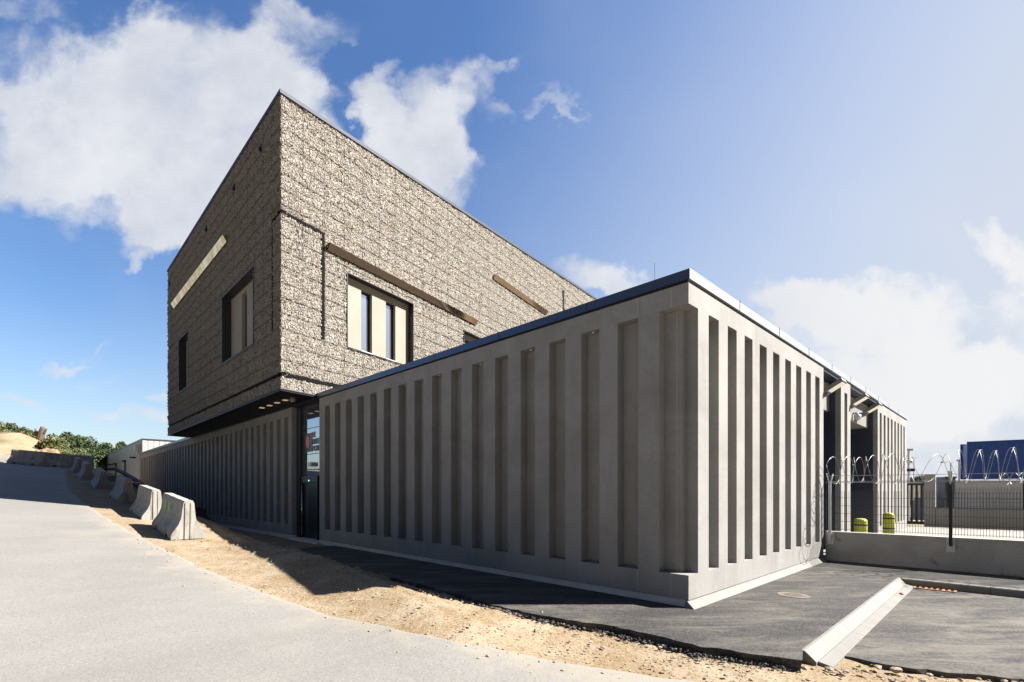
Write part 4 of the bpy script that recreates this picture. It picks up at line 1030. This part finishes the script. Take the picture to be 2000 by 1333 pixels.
for p_, zz in ((245,.55),(227,.55),(207,.58)):
    t = hx(p_); bm = bmesh.new(); fbox(bm, FH, t-.3, t+.3, .0, .12, gz-1, zt-2.0); fbox(bm, FH, t-.5, t+.5, 0, .35, zt-2.0, zt-1.8); wpart(bm, 'downpipe', MAT['black'])
for p_ in (264, 219, 186):
    t = hx(p_); bm = bmesh.new(); fbox(bm, FH, t-.35, t+.35, 0, .5, zt-1.9, zt-1.75); wpart(bm, 'wall_lamp', MAT['black'])
t = hx(273.5); bm = bmesh.new(); fbox(bm, FH, t-.35, t+.35, 0, .5, zt-1.3, zt-.6); fbox(bm, FH, t-.2, t+.2, .0, .3, zt-1.6, zt-1.3); wpart(bm, 'vent_box', MAT['galv'])
# white van standing past the wall end
vp_ = px(268, 931, 49); vn = thing('parked_van', 'white vehicle just visible between the rear wall and the grey warehouse', 'van', (vp_.x+1.35, 49.6, vp_.z), ANG)
bm = bmesh.new(); f = lambda t, o, z: Vector((t, o, z))
pts = [(-1.6,.35),(-1.6,1.1),(-1.25,1.25),(-.9,1.95),(1.7,2.0),(1.75,.35)]
A = [bm.verts.new((x, -.85, z)) for x, z in pts]; Bv = [bm.verts.new((x, .85, z)) for x, z in pts]; bm.faces.new(A); bm.faces.new(Bv[::-1])
for i in range(6): bm.faces.new((A[i], A[(i+1)%6], Bv[(i+1)%6], Bv[i]))
fin_bm(bm, 'body', mat('white_paint', (.75,.75,.75), .3)[0], vn, bevel=.06)
for x in (-1.05, 1.1):
    for y in (-.82, .82):
        bm = bmesh.new(); tube(bm, [(x, y-.1, .33), (x, y+.1, .33)], .33, 18); fin_bm(bm, 'wheel', MAT['bandblack'], vn)
bm = bmesh.new(); fbox(bm, f, -.85, 1.5, -.862, -.852, 1.25, 1.8); fbox(bm, f, -.85, 1.5, .852, .862, 1.25, 1.8); fin_bm(bm, 'window', MAT['winglass'], vn)

# ---------------------------------------------------------------- yard beyond the fence
YW = Vector((20.3, 23.7, 0)); FY = frame(YW, wd, N1)
yw = thing('yard_wall', 'beige concrete wall at the back of the yard with a tall pier at its left end', 'wall', tuple(YW))
def ypart(bm, name, m, par, org):
    bmesh.ops.translate(bm, verts=bm.verts, vec=-org); return fin_bm(bm, name, m, par)
bm = bmesh.new(); fbox(bm, FY, .36, 14, -.2, 0, -.2, .96); ypart(bm, 'wall_panel', MAT['farwall'], yw, YW)
bm = bmesh.new(); fbox(bm, FY, .36, 14, -.22, .03, .961, 1.02); ypart(bm, 'wall_cap', MAT['kerb'], yw, YW)
bm = bmesh.new(); fbox(bm, FY, -.06, .35, -.35, .02, -.2, 2.63); ypart(bm, 'pier', MAT['farwall'], yw, YW)
gt = thing('gate', 'dark steel sliding gate between the end of the facade and the beige pier', 'gate', tuple(YW))
bm = bmesh.new()
for i in range(9): fbox(bm, FY, -1.75+i*.19, -1.75+i*.19+.09, -.3, -.25, .15, 2.2)
fbox(bm, FY, -1.8, -.08, -.26, -.2, .15, .3); fbox(bm, FY, -1.8, -.08, -.26, -.2, 2.1, 2.2)
ypart(bm, 'gate_leaf', MAT['black'], gt, YW)
bm = bmesh.new(); fbox(bm, FY, -1.3, -1.18, -.24, -.12, .12, 2.25); ypart(bm, 'gate_post', MAT['galv'], gt, YW)
bf = thing('mesh_fence', 'thin dark mesh fence with small razor coils on the beige yard wall', 'fence', tuple(YW))
mesh_panel(FY, .5, 13, 1.06, 2.0, .03, YW, bf, w=.005, vs=.1)
for t in (.8, 3.3, 5.8, 8.3, 10.8):
    bm = bmesh.new(); fbox(bm, FY, t-.04, t+.04, .04, .1, 1.02, 2.25); ypart(bm, 'fence_post', MAT['black'], bf, YW)
coil(FY, 2.6, 12.5, 2.36, .25, .5, .0, .3, YW, bf, rad=.012, step=18)
# containers
CO = px(1889, 937, 34); cdir = Vector((.825, -.565, 0)); cn = Vector((-.565, -.825, 0))
def container(name, O, L, z0, h, m, lab, mt):
    t = thing(name, lab, 'container', (O.x, O.y, z0)); 
    R = Matrix((cdir, cn, Vector((0,0,1)))).transposed().to_4x4()
    f = lambda a, o, z: Vector((a, o, z))
    bm = bmesh.new(); fbox(bm, f, .1, L-.1, -2.35, -.04, .12, h-.1); o = fin_bm(bm, 'container_body', m, t); o.matrix_local = R
    bm = bmesh.new()
    for a in (0, L-.12):
        for b_ in (-2.44, -.12): fbox(bm, f, a, a+.12, b_, b_+.12, 0, h)
    for z in (0, h-.12):
        for b_ in (-2.44, -.12): fbox(bm, f, .121, L-.121, b_, b_+.119, z, z+.118)
    o = fin_bm(bm, 'container_frame', mt, t); o.matrix_local = R
    return t
dk = mat('container_frame_blue', (.014,.06,.28), .5)[0]; gk = mat('container_frame_grey', (.5,.5,.5), .5)[0]
container('shipping_container', CO, 12, 2.68, 2.6, MAT['blue'], 'blue corrugated shipping container raised on top of the white one', dk)
container('shipping_container', CO+cdir*-.9+cn*.2, 13, .02, 2.5, MAT['white'], 'white cabin-like container under the blue one', gk)
# blue grey skips left of the white container
for (x0, x1, yt, Yd, lab) in ((1843, 1864, 932, 30, 'tall blue-grey steel skip standing end-on left of the white container'), (1828, 1843, 973, 29.5, 'low blue-grey steel bin beside the tall skip'), (1820, 1828, 978, 29, 'small dark steel bin, leftmost behind the yard wall')):
    a = px(x0, yt, Yd); b_ = px(x1, yt, Yd); w_ = b_.x-a.x; h_ = a.z-.02
    t = thing('steel_skip', lab, 'skip', (a.x, Yd, .02))
    bm = bmesh.new(); hexa(bm, [Vector(p) for p in ((.05,0,0),(w_-.05,0,0),(w_-.05,1.5,0),(.05,1.5,0),(0,-.1,h_),(w_,-.1,h_),(w_,1.6,h_),(0,1.6,h_))]); fin_bm(bm, 'skip_body', noisy('skip_paint_'+str(x0), (.10,.13,.19), (.15,.18,.24), .5, 2, 20, .1, .002, .1), t)
    bm = bmesh.new(); fbox(bm, lambda t_, o, z: Vector((t_, o, z)), -.03, w_+.03, -.14, -.101, h_-.1, h_+.02)
    for k in range(3): fbox(bm, lambda t_, o, z: Vector((t_, o, z)), w_*(.15+.3*k), w_*(.15+.3*k)+.05, -.12, -.1, .0, h_-.1)
    fin_bm(bm, 'rim', MAT['coping'], t)
# white block added to fill the pale haze beyond the yard wall
p = px(1812, 945, 60); t = thing('haze_filler', 'white block added to fill the bright haze above the yard wall', 'building', (p.x, 60, -.4))
bm = bmesh.new(); f = lambda t_, o, z: Vector((t_, o, z)); fbox(bm, f, -12, 30, 0, 12, 0, p.z+.4); fin_bm(bm, 'wall', mat('filler_white', (.8,.8,.8), .7)[0], t)
bm = bmesh.new(); fbox(bm, f, -12.1, 30.1, -.1, 12.1, p.z+.401, p.z+.55); fin_bm(bm, 'roof', MAT['galv'], t)
# lamp posts
def lamp(xp, ytop, Yd, heads, lab, base=-.3, r=.06):
    p = px(xp, ytop, Yd); t = thing('street_lamp', lab, 'street lamp', (p.x, Yd, base), 0, 'lamp posts beyond the yard')
    bm = bmesh.new(); tube(bm, [(0,0,0), (0,0,p.z-base)], [r, r*.75], 10); fin_bm(bm, 'pole', MAT['galv'], t)
    for a, b_ in heads:
        bm = bmesh.new(); hexa(bm, [Vector((a,-.15,p.z-base-.12)), Vector((b_,-.15,p.z-base-.12)), Vector((b_,.15,p.z-base-.12)), Vector((a,.15,p.z-base-.12)), Vector((a+.05,-.12,p.z-base)), Vector((b_-.05,-.12,p.z-base)), Vector((b_-.05,.12,p.z-base)), Vector((a+.05,.12,p.z-base))]); fin_bm(bm, 'lamp_head', MAT['galv'], t)
lamp(1857, 902, 40, [(-.75, .12)], 'pale street lamp with its flat head pointing left, behind the blue-grey skip')
lamp(1873, 898, 36, [(-.1, .55)], 'pale street lamp right against the left edge of the blue container')
p = px(1774.5, 878, 25.5); t = thing('camera_mast', 'pale mast with cameras at the far corner of the ribbed facade', 'mast', (p.x, 25.5, .12))
bm = bmesh.new(); tube(bm, [(0,0,0),(0,0,p.z-.12)], .05, 10); fin_bm(bm, 'pole', MAT['galv'], t)
bm = bmesh.new(); fbox(bm, f, -.15, .17, -.1, .1, p.z-.2, p.z-.1); fin_bm(bm, 'lamp_head', MAT['galv'], t)
for (dx, dy) in ((.05, .62), (-.1, 1.05), (.16, 1.05)):
    bm = bmesh.new(); fbox(bm, f, dx-.08, dx+.08, -.14, .1, p.z-.12-dy-.12, p.z-.12-dy+.04); fin_bm(bm, 'camera', MAT['black' if dy > 1 else 'galv'], t, bevel=.02)
lamp(1785, 893, 45, [(-.25, .2)], 'thin distant lamp post just right of the camera mast', r=.04)

# ---------------------------------------------------------------- trees
def crown_mesh(name, R, n, leaf, mats, seed, squash=.9, nb=16):
    rs = np.random.RandomState(seed)
    bl = []
    for i in range(nb):
        d = rs.normal(size=3); d /= np.linalg.norm(d); k = rs.uniform(.25, .85)
        bl.append((d*np.array([1,1,squash])*R*k, R*rs.uniform(.22, .42)))
    V = []; F = []; MI = []
    for i in range(n):
        c, r = bl[rs.randint(nb)]
        d = rs.normal(size=3); d /= np.linalg.norm(d); p = c + d*r*rs.uniform(.55, 1.05)
        a = rs.normal(size=3); a /= np.linalg.norm(a); b_ = np.cross(a, rs.normal(size=3)); b_ /= np.linalg.norm(b_)
        a = a*leaf*rs.uniform(.6, 1.2); b_ = b_*leaf*rs.uniform(.35, .7); j = len(V)
        V += [p-a, p+b_, p+a, p-b_]; F.append((j, j+1, j+2, j+3)); MI.append(0 if rs.rand() < .75 else 1)
    me = bpy.data.meshes.new(name); me.from_pydata([tuple(v) for v in V], [], F)
    for m_ in mats: me.materials.append(MAT[m_])
    me.polygons.foreach_set('material_index', MI)
    return me
def trunk_mesh(h, r, R, seed):
    rs = random.Random(seed); bm = bmesh.new()
    top = Vector((rs.uniform(-.3,.3), rs.uniform(-.3,.3), h))
    tube(bm, [(0,0,-.6), (0,0,h*.3), top*.65, top], [r, r*.8, r*.6, r*.35], 8)
    for i in range(6):
        a = 2*PI*i/6+rs.random(); k = .5+.4*rs.random(); s0 = top*k
        tube(bm, [s0, s0+Vector((math.cos(a)*R*.4, math.sin(a)*R*.4, R*.35)), s0+Vector((math.cos(a)*R*.7, math.sin(a)*R*.7, R*.75))], [r*.4, r*.25, r*.1], 6)
    bmesh.ops.recalc_face_normals(bm, faces=bm.faces); me = bpy.data.meshes.new('trunk'); bm.to_mesh(me); bm.free(); me.materials.append(MAT['bark']); return me
CR = [crown_mesh('crown', 3.4, 5200, .20, ('leafA','leafB'), 1), crown_mesh('crown', 3.4, 5200, .20, ('leafB','leafA'), 2), crown_mesh('crown', 3.2, 4600, .20, ('leafC','leafB'), 3), crown_mesh('crown', 3.4, 5200, .20, ('leafA','leafB'), 4)]
TR = trunk_mesh(4.5, .22, 3.2, 4)
BU = [crown_mesh('foliage', 1.0, 1100, .10, ('leafD','leafB'), 11, .8, 9), crown_mesh('foliage', 1.0, 1100, .10, ('leafC','leafD'), 12, .8, 9), crown_mesh('foliage', 1.0, 1100, .10, ('leafA','leafD'), 13, .9, 9)]
def tree(xp, ytop, Yd, k, size, lab):
    c_ = px(xp, ytop, Yd); R = 3.4*size; zc = c_.z-R*.82
    gz_ = float(H(np.array(c_.x), np.array(Yd)))
    t = thing('tree', lab, 'tree', (c_.x, Yd, gz_-.3), random.uniform(0, 6), 'trees on the hillside behind the road')
    o = link('crown', CR[k], None, t); o.location = (0, 0, zc-gz_+.3); o.scale = (size, size, size*random.uniform(.9,1.05))
    o = link('trunk', TR, None, t); s = max(.25, (zc-gz_)/4.5); o.scale = (size, size, s)
TL = [(10,829,62,1,1.0,'dense olive tree at the left edge of the picture above the sandy bank'),
 (-25,836,60,0,1.0,'dark green tree cut by the left edge of the picture'),
 (105,852,72,0,.95,'dark green tree just right of the bare stump on the hill'),
 (128,846,85,1,1.15,'olive green tree, highest of the wood right of the stump'),
 (150,851,90,3,1.15,'dark rounded tree right of the highest one in the wood'),
 (172,856,92,0,1.1,'dark tree in the middle of the wood above the far barriers'),
 (138,866,70,2,.62,'small pale green tree in front of the dark wood'),
 (152,876,66,2,.5,'small pale rounded tree low in front of the wood'),
 (195,862,96,1,1.15,'olive tree in the wood right of its middle'),
 (213,868,100,3,1.1,'dark tree in the wood left of the warehouse roof'),
 (232,868,104,2,1.1,'pale tree at the right end of the wood'),
 (250,862,108,1,1.15,'olive tree just above the warehouse roof line'),
 (262,867,110,0,1.0,'dark tree behind the near end of the warehouse roof'),
 (182,880,74,0,.8,'dark lower tree in the front rank of the wood'),
 
 (165,888,66,1,.6,'low olive tree behind the row of barriers'),
 (118,873,60,0,.6,'low dark tree behind the crossing barriers'),
 
 ]
for a in TL: tree(*a)
def bush(xp, ytop, Yd, k, size, lab):
    c_ = px(xp, ytop, Yd); gz_ = float(H(np.array(c_.x), np.array(Yd)))
    t = thing('bush', lab, 'bush', (c_.x, Yd, gz_), random.uniform(0, 6), 'scrub on the sandy bank')
    z = c_.z-gz_-size*.75
    o = link('foliage', BU[k], None, t); o.location = (0, 0, max(z, size*.5)); o.scale = (size, size, size)
    bm = bmesh.new()
    for i in range(5): a = i*1.3; tube(bm, [(0,0,-.1), (math.cos(a)*size*.3, math.sin(a)*size*.3, max(z, size*.5))], [.04, .015], 5)
    fin_bm(bm, 'stem', MAT['bark'], t)
BL_ = [(38,836,47,2,1.2,'green bush on top of the sandy bank'), (62,839,48,2,1.0,'bright green bush left of the stump'), (52,850,46,0,.9,'dry reddish bush between the green ones'),
 (92,862,42,0,1.15,'yellowish bush right of the stump'), (100,876,40,0,1.0,'yellow green bush at the foot of the sandy bank'), (112,870,44,1,1.2,'pale bush behind the crossing barrier'),
 (122,886,42,1,.8,'pale low bush above the right crossing barrier'), (15,850,45,1,.9,'pale scrub on the left of the sandy bank'), (145,893,42,0,.7,'small dry bush just behind the barrier row'), (160,898,42,1,.7,'pale bush behind the end of the barrier row'), (-12,846,44,0,1.1,'dry bush at the left picture edge')]
BL_ += [] and [(172,894,47,2,1.0,'low green bush between the barrier row and the warehouse end'),(188,899,48,1,1.0,'pale low bush against the warehouse far end'),(205,904,47,2,.9,'dark low bush under the warehouse wall')]
for a in BL_: bush(*a)
# bare stump
c_ = px(84, 840, 43); gz_ = float(H(np.array(c_.x), np.array(43.))); t = thing('tree_stump', 'bare dark broken tree stump sticking up on the sandy bank', 'tree stump', (c_.x, 43, gz_-.1))
bm = bmesh.new(); tube(bm, [(-.3,0,0), (-.15,0,.8), (0,0,1.4), (.1,0,c_.z-gz_)], [.32,.26,.18,.04], 9); tube(bm, [(-.2,0,.5), (-.7,.1,1.0), (-.8,.1,1.3)], [.2,.15,.04], 7); tube(bm, [(.1,0,.9),(.35,0,1.3)], [.12,.03], 6)
fin_bm(bm, 'trunk', MAT['bark'], t)
# distant wood right of the facade
c_ = px(1787, 930, 120)
for i, (xp, yt, sz) in enumerate(((1780,931,.8),(1790,929,.9),(1799,934,.7))):
    tree(xp, yt, 120, (0,3,0)[i], sz, ('distant dark tree above the gate, leftmost','distant dark tree above the gate, middle','distant dark tree above the gate next to the beige pier')[i])
